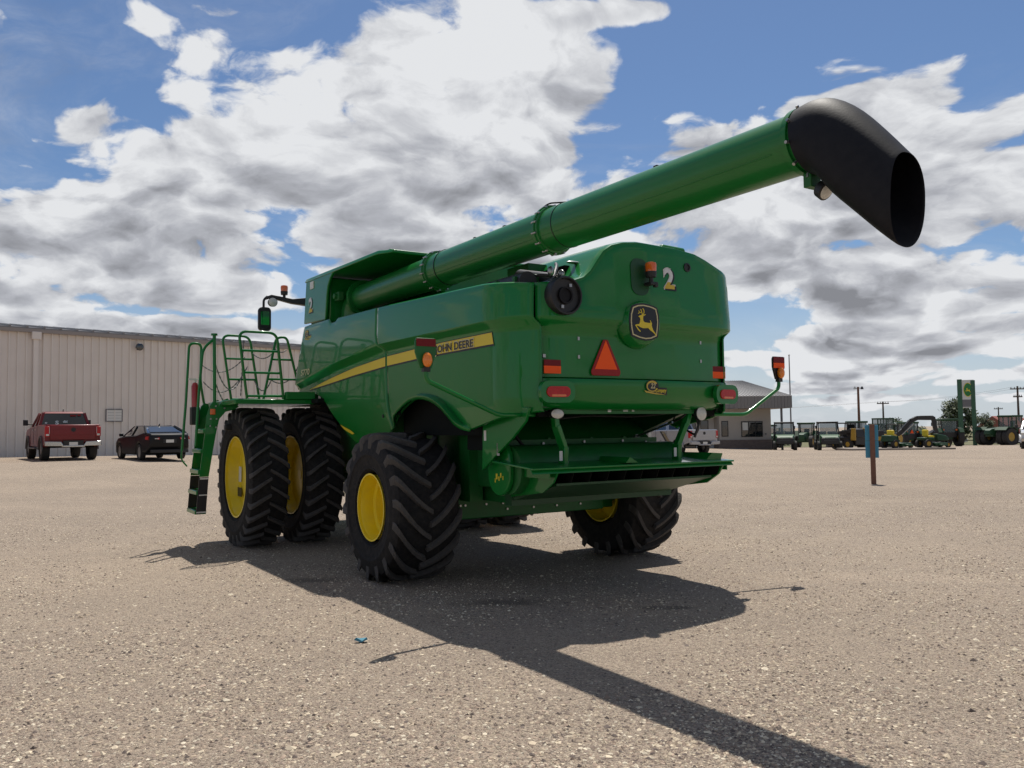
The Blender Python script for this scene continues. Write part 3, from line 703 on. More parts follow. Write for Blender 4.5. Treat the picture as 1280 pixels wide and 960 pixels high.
MB().box((0.30,-2.20,3.40),(0.62,-1.9,3.445)).build('roof_vent', M['black'], H, bevel=0.02)
MB().prism([(0.28,3.395),(0.64,3.385),(0.62,3.44),(0.32,3.45)], 'Y', -2.24, -1.85).build('filler_lid', G, H, bevel=0.02)
MB().box((0.98,-2.1,3.28),(1.16,-1.7,3.315)).build('roof_lamp_cover', M['black'], H, bevel=0.015)
mb = MB()
for x, z in ((-0.78,2.44),(-0.78,2.27),(0.78,2.47),(0.78,2.28)):
    mb.box((x-0.01, RS(x,z).y-0.006, z-0.016), (x+0.012, RS(x,z).y+0.01, z+0.016))
mb.box((-1.16,RS(-1.1,2.27).y-0.004,2.255),(-1.13,RS(-1.1,2.27).y+0.01,2.285))
mb.build('hood_clip', M['steel'], H)

# ---- core of the body, engine deck and engine
MB().box((-1.30,-2.0,1.95),(1.30,3.2,2.86)).build('body_core', M['dark'], H)
MB().box((-1.36,-2.1,2.86),(1.36,3.3,2.90)).build('engine_deck', M['green_matt'], H)
en = MB().box((-1.0,-1.75,2.9),(-0.2,-0.4,3.12)).build('engine', M['green_matt'], H, bevel=0.03)
MB().cyl((-1.12,-1.95,2.99),(-1.12,-1.05,2.99),0.10,n=24).build('air_duct', M['black'], en)
MB().cyl((-0.78,-2.0,3.0),(-0.78,-1.3,3.16),0.085,n=20).build('air_pipe', M['black'], en)
MB().tube(fillet([(-1.22,-2.05,2.93),(-1.05,-2.12,2.95),(-0.9,-2.05,3.03),(-0.75,-1.9,3.18),(-0.62,-1.7,3.25)],0.1),0.018).tube(fillet([(-1.25,-1.6,2.92),(-1.1,-1.75,3.03),(-0.95,-1.95,3.08),(-0.72,-2.1,3.0)],0.1),0.014).build('hose', M['black'], en)
MB().ellipsoid((-0.93,-2.05,3.09),0.035,0.03,0.05).ellipsoid((-0.82,-2.06,3.07),0.02,0.05,0.045).ellipsoid((-0.62,-2.0,3.21),0.09,0.03,0.015).build('hose_clamp', M['steel'], en)
MB().box((-1.32,-1.7,2.93),(-1.28,-1.64,3.02)).box((-1.24,-1.9,2.93),(-1.20,-1.86,3.04)).box((-0.75,-1.4,2.9),(-0.45,-1.0,3.3)).build('bracket', M['green_matt'], en)
MB().box((-0.66,-1.9,2.9),(-0.6,-0.8,3.2)).build('engine_side', M['dark'], en)

# ---- grain tank with the hollow for the unloading tube
GT = M['green']
tk = MB()
tk.box((-0.62,0.70,2.9),(1.40,3.48,3.755))
tk.box((-1.36,2.70,3.12),(-0.62,3.46,3.755))
T0 = tk.build('grain_tank', GT, H, bevel=0.03)
# outer skin of the left front panel, with the rounded corner of the opening
pl = [(3.60,3.17),(3.60,3.19),(3.50,3.775),(2.36,3.775)] + [(2.64-0.28*math.cos(R(a))*1.0, 3.48+0.27*math.sin(R(a))) for a in (80,60,40,20,0)][::1]
pl = [(3.60,3.19),(3.50,3.80),(2.30,3.775),(2.42,3.755),(2.52,3.70),(2.60,3.61),(2.64,3.50),(2.70,3.15)]
MB().prism(pl, 'X', -1.415, -1.375).build('tank_side_panel', GT, T0, bevel=0.012)
MB().prism([(3.60,3.19),(3.50,3.80),(0.68,3.775),(0.68,3.70),(0.68,3.0),(3.5,3.0)], 'X', 1.402, 1.43).build('tank_side_panel', GT, T0, bevel=0.012)
# roof lid
rf = MB(); rf.loft([[(-1.43,3.53,3.79),(1.43,3.53,3.79),(1.43,3.53,3.85),(-1.40,3.53,3.85)],[(-1.43,0.90,3.735),(1.43,0.90,3.735),(1.43,0.90,3.79),(-1.40,0.90,3.79)],[(-1.33,0.66,3.73),(1.43,0.66,3.73),(1.43,0.66,3.77),(-1.30,0.66,3.77)]])
RL = rf.build('tank_roof', GT, T0, bevel=0.012)
MB().prism([(-0.9,3.74),(-0.2,3.74),(0.0,3.60),(-0.75,3.60)], 'Y', 0.62, 0.72).build('roof_brace', GT, T0)
MB().box((-1.30,0.78,3.775),(-1.18,0.86,3.80)).box((-1.12,0.9,3.78),(-1.05,0.96,3.815)).box((-0.5,0.9,3.78),(-0.44,0.96,3.82)).build('roof_hinge', GT, RL, bevel=0.006)
MB().box((-1.425,3.16,3.66),(-1.416,3.30,3.765)).build('white_label', M['decal_white'], T0)
numeral(frame((-1.418, 3.29, 3.43), (0,-1,0), (0,0,1)), 0.19, 0.24, T0)
MB().box((-1.37,0.75,2.9),(-0.62,2.68,2.93)).build('tube_cradle', M['dark'], H)

# ---- unloading tube and spout
AX, AZ, AR = -1.0, 3.44, 0.203
B = MB(); B.cyl((AX,2.30,AZ-.005),(AX,0.12,AZ),AR-0.022,AR-0.012,40).cyl((AX,0.06,AZ),(AX,-2.16,AZ),AR-0.004,AR-0.002,44).cyl((AX,-2.24,AZ),(AX,-5.07,AZ-0.005),AR,AR-0.004,48)
BO = B.build('unloading_tube', M['green_boom'], H, angle=30)
rg = MB()
for y, r in ((0.09,AR+0.022),(-2.20,AR+0.024)):
    rg.lathe([(-0.045,AR-0.01),(-0.04,r-0.008),(-0.012,r-0.006),(-0.010,r+0.006),(0.010,r+0.006),(0.012,r-0.006),(0.04,r-0.008),(0.045,AR-0.01)], 48, (AX,y,AZ), 'Y', True)
RG = rg.build('tube_clamp', M['green_boom'], BO)
rg = MB()
for y in (0.09, -2.20):
    for k in range(14):
        t = 2*PI*(k+.5)/14; c = (AX+math.cos(t)*(AR+0.022), AZ+math.sin(t)*(AR+0.022)); rg.cyl((c[0], y-0.035, c[1]), (c[0], y+0.035, c[1]), 0.011, n=6)
rg.build('clamp_bolt', M['steel'], BO)
seam = MB()
for y in (-0.17, -2.44): seam.lathe([(-0.004,AR-0.002),(-0.004,AR+0.0035),(0.004,AR+0.0035),(0.004,AR-0.002)], 48, (AX,y,AZ), 'Y', True)
seam.build('tube_band', M['decal_black'], BO)
st_ = MB()
for y in (-0.75,-1.35,-3.6,-1.95): st_.box((AX-0.012,y-0.02,AZ+AR-0.01),(AX+0.012,y+0.02,AZ+AR+0.022))
st_.tube(fillet([(AX-0.1,-2.1,AZ+AR-0.02),(AX-0.05,-2.2,AZ+AR+0.045),(AX,-2.42,AZ+AR+0.01)],0.05),0.008).build('hose_clip', M['black'], BO)
# weld seam along the tube
wl_ = MB(); a_ = R(205)
wl_.tube([(AX+math.cos(a_)*(AR-0.002), y, AZ+math.sin(a_)*(AR-0.002)) for y in (-2.26,-3.0,-4.0,-4.88)], 0.005, 6).tube([(AX+math.cos(a_)*(AR-0.004), y, AZ+math.sin(a_)*(AR-0.004)) for y in (0.04,-1.0,-2.14)], 0.005, 6)
wl_.build('weld_seam', M['green_boom'], BO)
# elbow at the pivot
el = MB()
el.tube([(AX,2.30,AZ-.005),(AX,2.42,AZ-0.01),(AX,2.52,AZ-0.06),(AX-0.0,2.58,AZ-0.16),(AX,2.60,AZ-0.30),(AX,2.60,2.95)], [AR-0.012,AR-0.006,AR,AR+0.006,AR+0.012,AR+0.012], 32)
EL = el.build('tube_elbow', M['green_boom'], H)
MB().lathe([(-0.03,AR-0.02),(-0.03,AR+0.035),(0.03,AR+0.035),(0.03,AR-0.02)], 40, (AX,2.33,AZ), 'Y', True).build('elbow_flange', M['green_boom'], EL)
MB().box((-1.32,2.44,3.40),(-1.24,2.60,3.52)).cyl((-1.30,2.52,3.46),(-1.36,2.52,3.46),0.04,n=14).build('swing_cylinder', M['green_matt'], EL, bevel=0.008)
# rubber spout: rings swept from the tube end round and down to the mouth
def ring_pts(c, ry, rz, tilt, rx, n=44, p=2.0):
    """ellipse whose plane leans by tilt (0 = facing along the tube)"""
    out = []
    for k in range(n):
        t = 2*PI*k/n; cx, cs = math.cos(t), math.sin(t)
        sx = math.copysign(abs(cx)**(2/p), cx); sz = math.copysign(abs(cs)**(2/p), cs)
        out.append((c[0]+rx*sx, c[1]-math.sin(tilt)*rz*sz, c[2]+math.cos(tilt)*rz*sz))
    return out
prof = [  # (top y, top z, bottom y, bottom z, half width)
    (-5.02,3.655,-5.06,3.205,0.214),(-5.06,3.66,-5.10,3.185,0.218),(-5.12,3.668,-5.145,3.155,0.222),(-5.20,3.66,-5.19,3.095,0.222),(-5.29,3.615,-5.24,3.02,0.220),(-5.40,3.525,-5.35,2.915,0.215),(-5.50,3.41,-5.45,2.815,0.205),(-5.60,3.29,-5.55,2.715,0.192),(-5.69,3.175,-5.655,2.62,0.175)]
outer = []; inner = []
for i, (ty, tz, by, bz_, hw) in enumerate(prof):
    c = (AX, (ty+by)/2, (tz+bz_)/2); rz = math.hypot(ty-by, tz-bz_)/2; tilt = math.atan2(-(ty-by), tz-bz_)
    # the mouth bulges backwards at its middle, as a moulded lip does
    rp = ring_pts(c, 0, rz, tilt, hw, p=2.0+0.35*i/8)
    if i >= 5:
        k = (i-4)/4; rp = [(x, y - 0.010*k*(1-((z-c[2])/rz)**2), z) for x, y, z in rp]
    outer.append(rp)
    inner.append([(c[0]+(x-c[0])*0.93, y, c[2]+(z-c[2])*0.95) for x, y, z in rp])
seq = outer + [[tuple(Vector(p)*0.5+Vector(q)*0.5+Vector((0,-0.012,0))) for p, q in zip(outer[-1], inner[-1])]] + inner[::-1]
SPT = MB().loft(seq, cap=False).build('spout', M['spout'], H, angle=70)
sb_ = SPT.modifiers.new('smooth', 'SUBSURF'); sb_.levels = 1; sb_.render_levels = 1
mb = MB()
for k in range(10):
    t = 2*PI*(k+.3)/10; mb.cyl((AX+math.cos(t)*0.20, -5.035, 3.43+math.sin(t)*0.212), (AX+math.cos(t)*0.236, -5.035, 3.43+math.sin(t)*0.24), 0.011, n=8)
mb.build('spout_bolt', M['steel'], SPT)
MB().lathe([(-0.02,AR-0.01),(-0.02,AR+0.016),(0.02,AR+0.016),(0.02,AR-0.01)], 44, (AX,-5.0,AZ-.005), 'Y', True).build('tube_end_band', M['green_boom'], BO)
mb = MB().lathe([(0.03,0.03),(0.02,0.055),(-0.03,0.062),(-0.035,0.05)], 22, (0,0,0), 'Y')
mm = Matrix.Translation((AX+0.03,-5.10,3.105)) @ Matrix.Rotation(R(35), 4, 'X')
LM = mb.xf(mm).build('unloading_lamp', M['black'], BO)
MB().lathe([(-0.0362,0.05),(-0.044,0.035),(-0.046,0.0)], 22, (0,0,0), 'Y').xf(mm).build('lamp_glass', M['lamp'], LM)
MB().box((AX-0.03,-5.06,3.13),(AX+0.07,-5.0,3.235)).build('lamp_bracket', M['green_matt'], BO, bevel=0.005)

# ---- tyres and rims
def tyre_mesh(Rr, W, rim, nl, up, hgt, curve, wid, sink):
    car = MB(); sh = Rr-hgt
    prof = [(-0.39*W,rim+0.008),(-0.435*W,rim+0.035),(-0.462*W,rim+0.045),(-0.474*W,rim+0.05),(-0.476*W,rim+0.065),(-0.47*W,rim+0.07),(-0.49*W,rim+(sh-rim)*0.40),(-0.499*W,rim+(sh-rim)*0.50),(-0.508*W,rim+(sh-rim)*0.52),(-0.508*W,rim+(sh-rim)*0.57),(-0.50*W,rim+(sh-rim)*0.6),(-0.485*W,sh-0.055),(-0.45*W,sh-0.018),(-0.36*W,sh-0.004),(-0.18*W,sh+0.004),(0,sh+0.006)]
    prof = prof + [(-h, r) for h, r in prof[:-1]][::-1]
    car.lathe(prof, 72, (0,0,0), 'X', True)
    # circumferential ribs on the sidewall
    lug = MB()
    for s in (-1, 1):
        for i in range(nl):
            a0 = 2*PI*i/nl + (PI/nl if s > 0 else 0)
            rings = []
            for t, lift in ((-0.05,1.0),(0.06,1.0),(0.25,1.0),(0.45,1.0),(0.65,1.0),(0.82,0.95),(0.93,0.80),(0.985,0.35),(1.0,-0.5)):
                x = s*W*(0.015+0.485*t)
                th = a0 + up*(curve[0]*t + curve[1]*t*t)
                hw = wid*(1.0 + 0.45*max(0,t))/Rr
                rt = sh - 0.004 + (hgt+0.004)*lift*1.0 - 0.02*max(0, t-0.5)**2
                rb = sh - 0.03 - 0.05*max(0, t-0.6)
                if lift < 0: rt = sh-0.10; rb = sh-0.12
                def P(r, da): a = th+da; return (x if r > rb+1e-6 else x*0.985, -r*math.cos(a), r*math.sin(a))
                rings.append([P(rb,-hw*1.25), P(rt,-hw*0.8), P(rt,hw*0.8), P(rb,hw*1.25)])
            lug.loft(rings)
    zmin = -(Rr-sink)
    for mb in (car, lug):
        for v in mb.v:
            if v.z < zmin:
                v.x *= 1 + 0.5*(zmin - v.z); v.z = zmin - 0.15*(zmin-v.z)*0
    return car, lug
def wheel_parts(loc, car, lug, rimprof, hubprof, stick=None):
    hub = MB().lathe(hubprof, 28, (0,0,0), 'X').build('wheel', M['yellow'], H, loc=loc)
    t = car.build('tyre', M['rubber'], hub, angle=40); l = lug.build('tread', M['lug'], hub, angle=30)
    rm = MB().lathe(rimprof, 56, (0,0,0), 'X', True).build('rim', M['yellow'], hub, angle=30)
    return hub
def mirror_prof(p): return [(-h, r) for h, r in p]
# rear (steering) wheels: deep dish, tread points down as seen from behind
RR, RW = 0.80, 0.74
rimL = [(-0.345,0.345),(-0.345,0.362),(-0.325,0.352),(-0.30,0.340),(-0.17,0.336),(-0.155,0.296),(-0.14,0.292),(-0.02,0.285),(0.05,0.25),(0.09,0.15),(0.10,0.0),(0.14,0.0),(0.13,0.26),(0.11,0.335),(0.30,0.35),(0.345,0.365),(0.345,0.35)]
hubL = [(0.06,0.0),(0.062,0.09),(0.12,0.11),(0.25,0.11),(0.27,0.0)]
carR, lugR = tyre_mesh(RR, RW, 0.362, 18, 1, 0.056, (0.26,0.22), 0.029, 0.0)
for sx in (-1, 1):
    c = MB().merge(carR); l = MB().merge(lugR)
    wheel_parts((sx*1.55, 0.0, RR-0.01), c, l, rimL if sx < 0 else mirror_prof(rimL), hubL if sx < 0 else mirror_prof(hubL))
# front dual wheels
FR, FW = 0.985, 0.53
rimF = [(-0.235,0.555),(-0.235,0.575),(-0.215,0.565),(-0.19,0.55),(-0.13,0.535),(-0.06,0.50),(-0.05,0.40),(-0.08,0.26),(-0.09,0.0),(-0.06,0.0),(-0.03,0.36),(-0.02,0.545),(0.19,0.555),(0.235,0.575),(0.235,0.555)]
hubF = [(-0.094,0.0),(-0.093,0.07),(-0.05,0.08),(0.2,0.10),(0.22,0.0)]
carF, lugF = tyre_mesh(FR, FW, 0.572, 27, -1, 0.05, (0.15,0.03), 0.021, 0.0)
for sx in (-1, 1):
    for xc in (2.12, 1.33):
        c = MB().merge(carF); l = MB().merge(lugF)
        hb = wheel_parts((sx*xc, 3.77, FR-0.012), c, l, rimF if sx < 0 else mirror_prof(rimF), hubF if sx < 0 else mirror_prof(hubF))
        if xc > 2:
            s_ = -1 if sx < 0 else 1
            MB().box((s_*0.098-0.004,0.2,-0.10),(s_*0.098+0.004,0.32,0.12)).build('paper_label', M['decal_white'], hb).rotation_euler = (R(3),0,0)
            MB().box((s_*0.094-0.004,0.20,-0.30),(s_*0.094+0.004,0.40,-0.17)).build('warning_label', M['decal_black'], hb)
MB().cyl((-1.3,3.77,0.97),(1.3,3.77,0.97),0.13,n=24).box((-0.6,3.5,0.7),(0.6,4.1,1.25)).build('front_axle', M['green_matt'], H)

# ---- chassis and straw chopper below the hood
MB().box((-1.06,-0.28,0.615),(1.06,0.12,0.845)).build('rear_axle', M['green_matt'], H, bevel=0.012)
mb = MB()
for x in (-0.95,-0.89,-0.62,-0.40,-0.34,-0.05,0.02,0.35,0.7):
    for z in (0.70,0.77):
        if (x*37+z*11) % 1 < 0.72: mb.cyl((x,-0.295,z),(x,-0.28,z),0.013,n=8)
mb.build('axle_bolt', M['steel'], H)
for sx in (-1,1): MB().box((sx*1.02,-0.2,0.62),(sx*1.28,0.2,1.0)).cyl((sx*1.05,0,0.79),(sx*1.45,0,0.79),0.12,n=18).build('steering_knuckle', M['green_matt'], H, bevel=0.02)
MB().box((-0.92,-0.9,1.0),(0.92,3.6,1.95)).build('threshing_body', M['green_matt'], H, bevel=0.02)
MB().box((-0.5,0.6,0.68),(0.5,3.4,1.0)).build('belly_pan', M['dark'], H)
for sx in (-1,1):
    MB().box((sx*0.66,-1.0,0.84),(sx*0.80,3.4,1.02)).build('frame_rail', M['green_matt'], H)
    MB().box((sx*0.86,-0.62,0.84),(sx*1.02,-0.40,1.95)).build('frame_post', M['green_matt'], H)
    MB().prism([(0.3,1.95),(0.9,1.95),(0.7,1.5),(0.55,0.9),(0.35,0.9)], 'X', sx*0.93, sx*0.97).build('inner_guard', M['green_matt'], H)
    MB().box((sx*1.2,-1.3 if sx < 0 else -0.5,1.55),(sx*1.26,0.5,1.95)).build('arch_liner', M['dark'], H)
# side shields and round drive covers
for sx in (-1,):
    MB().prism([(-1.36,1.86),(-1.38,1.60),(-1.36,1.21),(-1.62,1.36),(-1.92,1.53),(-2.14,1.68),(-2.2,1.80)], 'X', sx*1.27, sx*1.30).build('chopper_side_shield', M['green'], H, bevel=0.006)
    cap = [(-1.53+0.20*math.cos(R(a)), 1.30+0.20*math.sin(R(a))) for a in range(0,181,12)] + [(-1.53+0.20*math.cos(R(a)), 1.17+0.20*math.sin(R(a))) for a in range(180,361,12)]
    MB().prism(cap, 'X', sx*1.16, sx*1.215).build('drive_cover', M['green'], H, bevel=0.012)
mb = MB()
for k, (w_, dz_) in enumerate(((0.012,0.01),(0.02,0.03),(0.016,0.0),(0.03,0.012),(0.014,-0.02))): mb.box((-1.2185,-1.62+0.035*k,1.115+dz_),(-1.2155,-1.62+0.035*k+w_,1.14+dz_+w_))
mb.build('yellow_marking', M['stripe'], H)
MB().box((-1.303,-1.45,1.50),(-1.3005,-1.41,1.60)).build('warning_label', M['decal_white'], H)
MB().box((-1.3,-1.66,1.36),(-1.28,-1.64,1.48)).build('silver_tag', M['steel'], H)
MB().cyl((-1.16,-1.62,1.22),(0.92,-1.62,1.22),0.235,n=36).build('chopper_drum', M['green_matt'], H)
MB().box((-1.14,-1.42,1.19),(0.92,-1.38,1.50)).build('chopper_back_panel', M['green_matt'], H)
MB().box((-1.15,-2.15,1.80),(1.15,-0.9,1.86)).box((-1.15,-0.96,1.4),(0.92,-0.9,1.8)).prism([(-0.9,1.45),(-2.05,1.80),(-0.9,1.80)], 'X', 0.86, 0.92).build('hood_floor', M['shaded_green'], H)
MB().box((-1.2,-1.4,1.40),(-1.15,-0.9,1.86)).build('chopper_side', M['dark'], H)
MB().loft([[(-1.1,-1.0,1.78),(0.86,-1.0,1.78),(0.86,-0.97,1.78),(-1.1,-0.97,1.78)],[(-1.1,-1.36,1.50),(0.86,-1.36,1.50),(0.86,-1.33,1.50),(-1.1,-1.33,1.50)]]).build('straw_hood_panel', M['green_matt'], H)
MB().tube(fillet([(-1.0,-1.9,1.79),(-0.7,-1.75,1.70),(-0.2,-1.6,1.74),(0.4,-1.7,1.72),(0.8,-1.95,1.78)],0.2),0.013).build('hose', M['black'], H)
MB().tube(fillet([(-0.98,-1.5,1.76),(-1.02,-1.52,1.55),(-0.95,-1.6,1.42),(-0.9,-1.62,1.40)],0.08),0.016).build('hose', M['black'], H)
for x in (-0.5,0.05,0.5): MB().box((x-0.02,-1.345,1.20),(x+0.02,-1.375,1.52)).build('panel_rib', M['green_matt'], H, bevel=0.006)
for x, z in ((-0.62,1.46),(-0.1,1.47),(0.42,1.47),(0.75,1.45),(-1.05,1.62),(-0.3,1.77)):
    MB().cyl((x,-1.44,z),(x,-1.40,z),0.014,n=8).build('panel_bolt', M['steel'], H)
MB().box((-0.98,-2.14,1.745),(0.9,-2.05,1.80)).build('hood_beam', M['green_matt'], H)
MB().box((-0.35,-2.145,1.762),(-0.31,-2.14,1.79)).box((-0.16,-2.145,1.768),(-0.1,-2.14,1.788)).box((-0.05,-2.145,1.768),(-0.02,-2.14,1.785)).build('part_label', M['decal_white'], H)
# tailboard with vanes
tb = MB()
tb.loft([[(-1.30,-1.55,1.29),(1.14,-1.55,1.29),(1.14,-1.55,1.31),(-1.30,-1.55,1.31)],[(-1.36,-2.34,1.245),(1.15,-2.34,1.245),(1.15,-2.34,1.262),(-1.36,-2.34,1.262)]])
tb.loft([[(-1.36,-2.30,1.262),(1.14,-2.30,1.262),(1.14,-2.34,1.21),(-1.36,-2.34,1.21)],[(-1.36,-2.29,1.262),(1.14,-2.29,1.262),(1.14,-2.33,1.21),(-1.36,-2.33,1.21)]])
TB = tb.build('tailboard', M['green'], H, bevel=0.004)
MB().prism([(0.88,1.262),(1.10,1.262),(1.13,1.33),(0.98,1.34)], 'Y', -2.2, -1.6).prism([(-0.25,1.275),(-0.1,1.275),(-0.2,1.33)], 'Y', -2.28, -1.6).build('tailboard_rib', M['green'], TB)
for sx in (-1,1):
    MB().prism([(-1.5,1.30),(-2.30,1.235),(-2.22,1.12),(-2.05,1.02),(-1.5,0.95)], 'X', sx*1.04, sx*1.06).build('spreader_side', M['green'], TB)
    MB().prism([(-2.26,1.235),(-1.6,1.28),(-1.6,1.16),(-2.26,1.16)], 'X', sx*1.12, sx*1.13).build('tailboard_end', M['green'], TB)
vn = MB()
for k in range(11):
    x = -0.96 + 0.19*k; dx = 0.10*(x)/1.0
    vn.loft([[(x,-1.6,1.27),(x+0.008,-1.6,1.27),(x+0.008,-1.6,1.08),(x,-1.6,1.08)],[(x+dx,-2.26,1.232),(x+dx+0.008,-2.26,1.232),(x+dx+0.008,-2.2,1.11),(x+dx,-2.2,1.11)]])
    if k % 3 == 1: vn.box((x+dx-0.03,-2.2,1.20),(x+dx+0.03,-2.14,1.23))
vn.build('spreading_vane', M['dark'], TB)
MB().loft([[(-1.04,-1.45,0.90),(1.04,-1.45,0.90),(1.04,-1.45,0.93),(-1.04,-1.45,0.93)],[(-0.98,-2.16,1.085),(1.0,-2.16,1.085),(1.0,-2.16,1.105),(-0.98,-2.16,1.105)]]).build('spreader_floor', M['shaded_green'], TB)
MB().box((-1.05,-1.5,0.86),(1.05,-1.38,1.0)).build('spreader_frame', M['shaded_green'], TB)
# hanging arms
for sx, xs in ((-1,(-0.94,-0.92,-0.82)),(1,(0.78,0.72,0.62))):
    mb = MB()
    mb.bar((xs[0],-2.08,1.78),(xs[1],-2.08,1.62),0.07,0.05).bar((xs[1],-2.08,1.64),(xs[2],-2.06,1.42),0.08,0.05).bar((xs[2],-2.06,1.44),(xs[2],-2.05,1.26),0.095,0.05)
    a_ = mb.build('tailboard_arm', M['green'], H, bevel=0.006)
    MB().box((xs[2]-0.07,-2.09,1.31),(xs[2]-0.035,-2.085,1.40)).box((xs[2]+0.0,-2.09,1.285),(xs[2]+0.03,-2.086,1.31)).build('warning_label', M['decal_white'], a_)
    # work lights under the hood
    mm = Matrix.Translation((sx*0.97 if sx < 0 else 0.86, -2.16, 1.745)); sqz = Matrix.Scale(0.62 if sx < 0 else 1.0, 4, (0,0,1))
    o = MB().lathe([(0.06,0.04),(0.03,0.07),(-0.02,0.075)], 24, (0,0,0), 'Y').xf(mm @ sqz).build('work_light', M['black'], H)
    MB().lathe([(-0.0205,0.07),(-0.035,0.045),(-0.038,0.0)], 24, (0,0,0), 'Y').xf(mm @ sqz).build('lamp_glass', M['lamp'], o)
# gas strut, light deflector plates and cables on the right of the chopper
MB().cyl((0.62,-2.0,1.66),(0.66,-1.35,1.50),0.012,n=10).cyl((0.66,-1.4,1.51),(0.70,-0.95,1.40),0.028,n=14).build('gas_strut', M['steel'], H)
MB().tube(fillet([(0.86,-2.1,1.72),(0.88,-2.12,1.6),(0.84,-2.1,1.52),(0.82,-1.9,1.62)],0.06),0.012).tube(fillet([(0.78,-2.1,1.78),(0.70,-2.05,1.7),(0.72,-1.9,1.66),(0.95,-1.7,1.75)],0.06),0.010).build('wiring_loom', M['black'], H)
MB().cyl((0.9,-2.14,1.72),(0.83,-2.1,1.50),0.014,n=10).build('lamp_stay', M['black'], H)
for sx in (-1,1): MB().box((sx*0.95,-2.10,1.72),(sx*1.13,-1.9,1.80)).build('hood_corner_box', M['dark'], H)

# ---- wide marker lights on their outriggers
for sx in (-1,1):
    y0 = -2.13; mx = 2.29 if sx < 0 else 2.12
    arm = MB().tube(fillet([(sx*mx,y0,2.14),(sx*mx,y0,2.03),(sx*1.57,y0,1.735),(sx*1.10,y0+0.1,1.74)],0.06),0.02,12).build('marker_arm', M['green'], H)
    pl = [(-0.085,0.30),(0.085,0.30),(0.10,0.27),(0.10,0.16),(0.055,0.0),(-0.055,0.0),(-0.10,0.16),(-0.10,0.27)]
    MB().prism([(sx*mx+x*0.98, 2.13+z*0.85) for x, z in pl], 'Y', y0-0.008, y0+0.014).build('marker_plate', M['green_matt'] if sx < 0 else M['black'], arm, bevel=0.004)
    MB().box((sx*mx-0.09,y0-0.014,2.315),(sx*mx+0.09,y0-0.009,2.38)).build('red_reflector', M['darkred'], arm)
    if sx > 0: MB().box((sx*mx-0.09,y0-0.014,2.255),(sx*mx+0.09,y0-0.009,2.313)).build('orange_reflector', M['orange'], arm)
    MB().ellipsoid((sx*mx,y0-0.035,2.20),0.044,0.04,0.064).build('amber_lamp', M['amber'], arm)
    MB().box((sx*mx-0.03,y0-0.03,2.10),(sx*mx+0.03,y0+0.02,2.14)).build('marker_bracket', M['black'], arm)

# ---- cab, feeder house
cb = MB().loft([[(-0.74,3.62,1.95),(0.74,3.62,1.95),(0.74,4.95,1.95),(-0.74,4.95,1.95)],[(-0.74,3.62,3.5),(0.74,3.62,3.5),(0.70,5.1,3.5),(-0.70,5.1,3.5)]]).build('cab', M['black'], H, bevel=0.04)
MB().box((-0.78,3.6,3.5),(0.78,5.2,3.72)).build('cab_roof', G, cb, bevel=0.06)
for sx in (-1,1): MB().prism([(3.72,2.1),(4.85,2.1),(4.98,3.4),(3.72,3.4)], 'X', sx*0.742, sx*0.75).build('side_window', M['glass'], cb)
MB().loft([[(-0.66,4.99,2.1),(0.66,4.99,2.1),(0.66,5.0,2.1),(-0.66,5.0,2.1)],[(-0.62,5.11,3.4),(0.62,5.11,3.4),(0.62,5.12,3.4),(-0.62,5.12,3.4)]]).build('windscreen', M['glass'], cb)
MB().loft([[(-0.7,3.6,0.9),(0.7,3.6,0.9),(0.7,3.6,1.9),(-0.7,3.6,1.9)],[(-0.7,6.2,0.45),(0.7,6.2,0.45),(0.7,6.2,1.15),(-0.7,6.2,1.15)]]).build('feeder_house', G, H, bevel=0.03)
# mirror arms from the cab roof, with the front beacon on the left one
for sx in (-1,1):
    ma = MB().loft([[(sx*0.72,4.62,3.60),(sx*0.72,4.78,3.60),(sx*0.72,4.78,3.74),(sx*0.72,4.62,3.74)],[(sx*1.02,4.66,3.64),(sx*1.02,4.80,3.64),(sx*1.02,4.80,3.76),(sx*1.02,4.66,3.76)],[(sx*1.22,4.72,3.66),(sx*1.22,4.82,3.66),(sx*1.22,4.82,3.735),(sx*1.22,4.72,3.735)],[(sx*1.55,4.76,3.73),(sx*1.55,4.84,3.73),(sx*1.55,4.84,3.785),(sx*1.55,4.76,3.785)],[(sx*1.63,4.77,3.70),(sx*1.63,4.83,3.70),(sx*1.63,4.83,3.75),(sx*1.63,4.77,3.75)]])
    ma.tube(fillet([(sx*1.60,4.8,3.76),(sx*1.665,4.8,3.70),(sx*1.665,4.8,3.57)],0.06),0.02)
    MA = ma.build('mirror_arm', M['black'], H, bevel=0.008)
    mh = MB().loft([[(x*s_+sx*1.66, 4.78+dy, 3.385+z*s_) for x, z in rounded(0.20,0.38,0.06)] for dy, s_ in ((-0.045,0.93),(-0.03,1.0),(0.02,0.98),(0.06,0.8))]).build('mirror_head', M['black'], MA)
    MB().loft([[(x+sx*1.66, 4.733, 3.40+z) for x, z in rounded(0.13,0.22,0.02)],[(x+sx*1.66, 4.730, 3.40+z) for x, z in rounded(0.13,0.22,0.02)]]).build('mirror_glass', M['mirror'], mh, angle=0)
    o = MB().lathe([(0.05,0.03),(0.04,0.065),(-0.03,0.075)], 24, (sx*1.55,4.72,3.655), 'Y').build('arm_light', M['black'], MA)
    MB().lathe([(-0.0305,0.068),(-0.04,0.04),(-0.042,0)], 24, (sx*1.55,4.72,3.655), 'Y').build('lamp_glass', M['lamp'], o)
    if sx < 0: beacon(-1.335, 4.80, 3.80, MA, 1.05, 0.06)

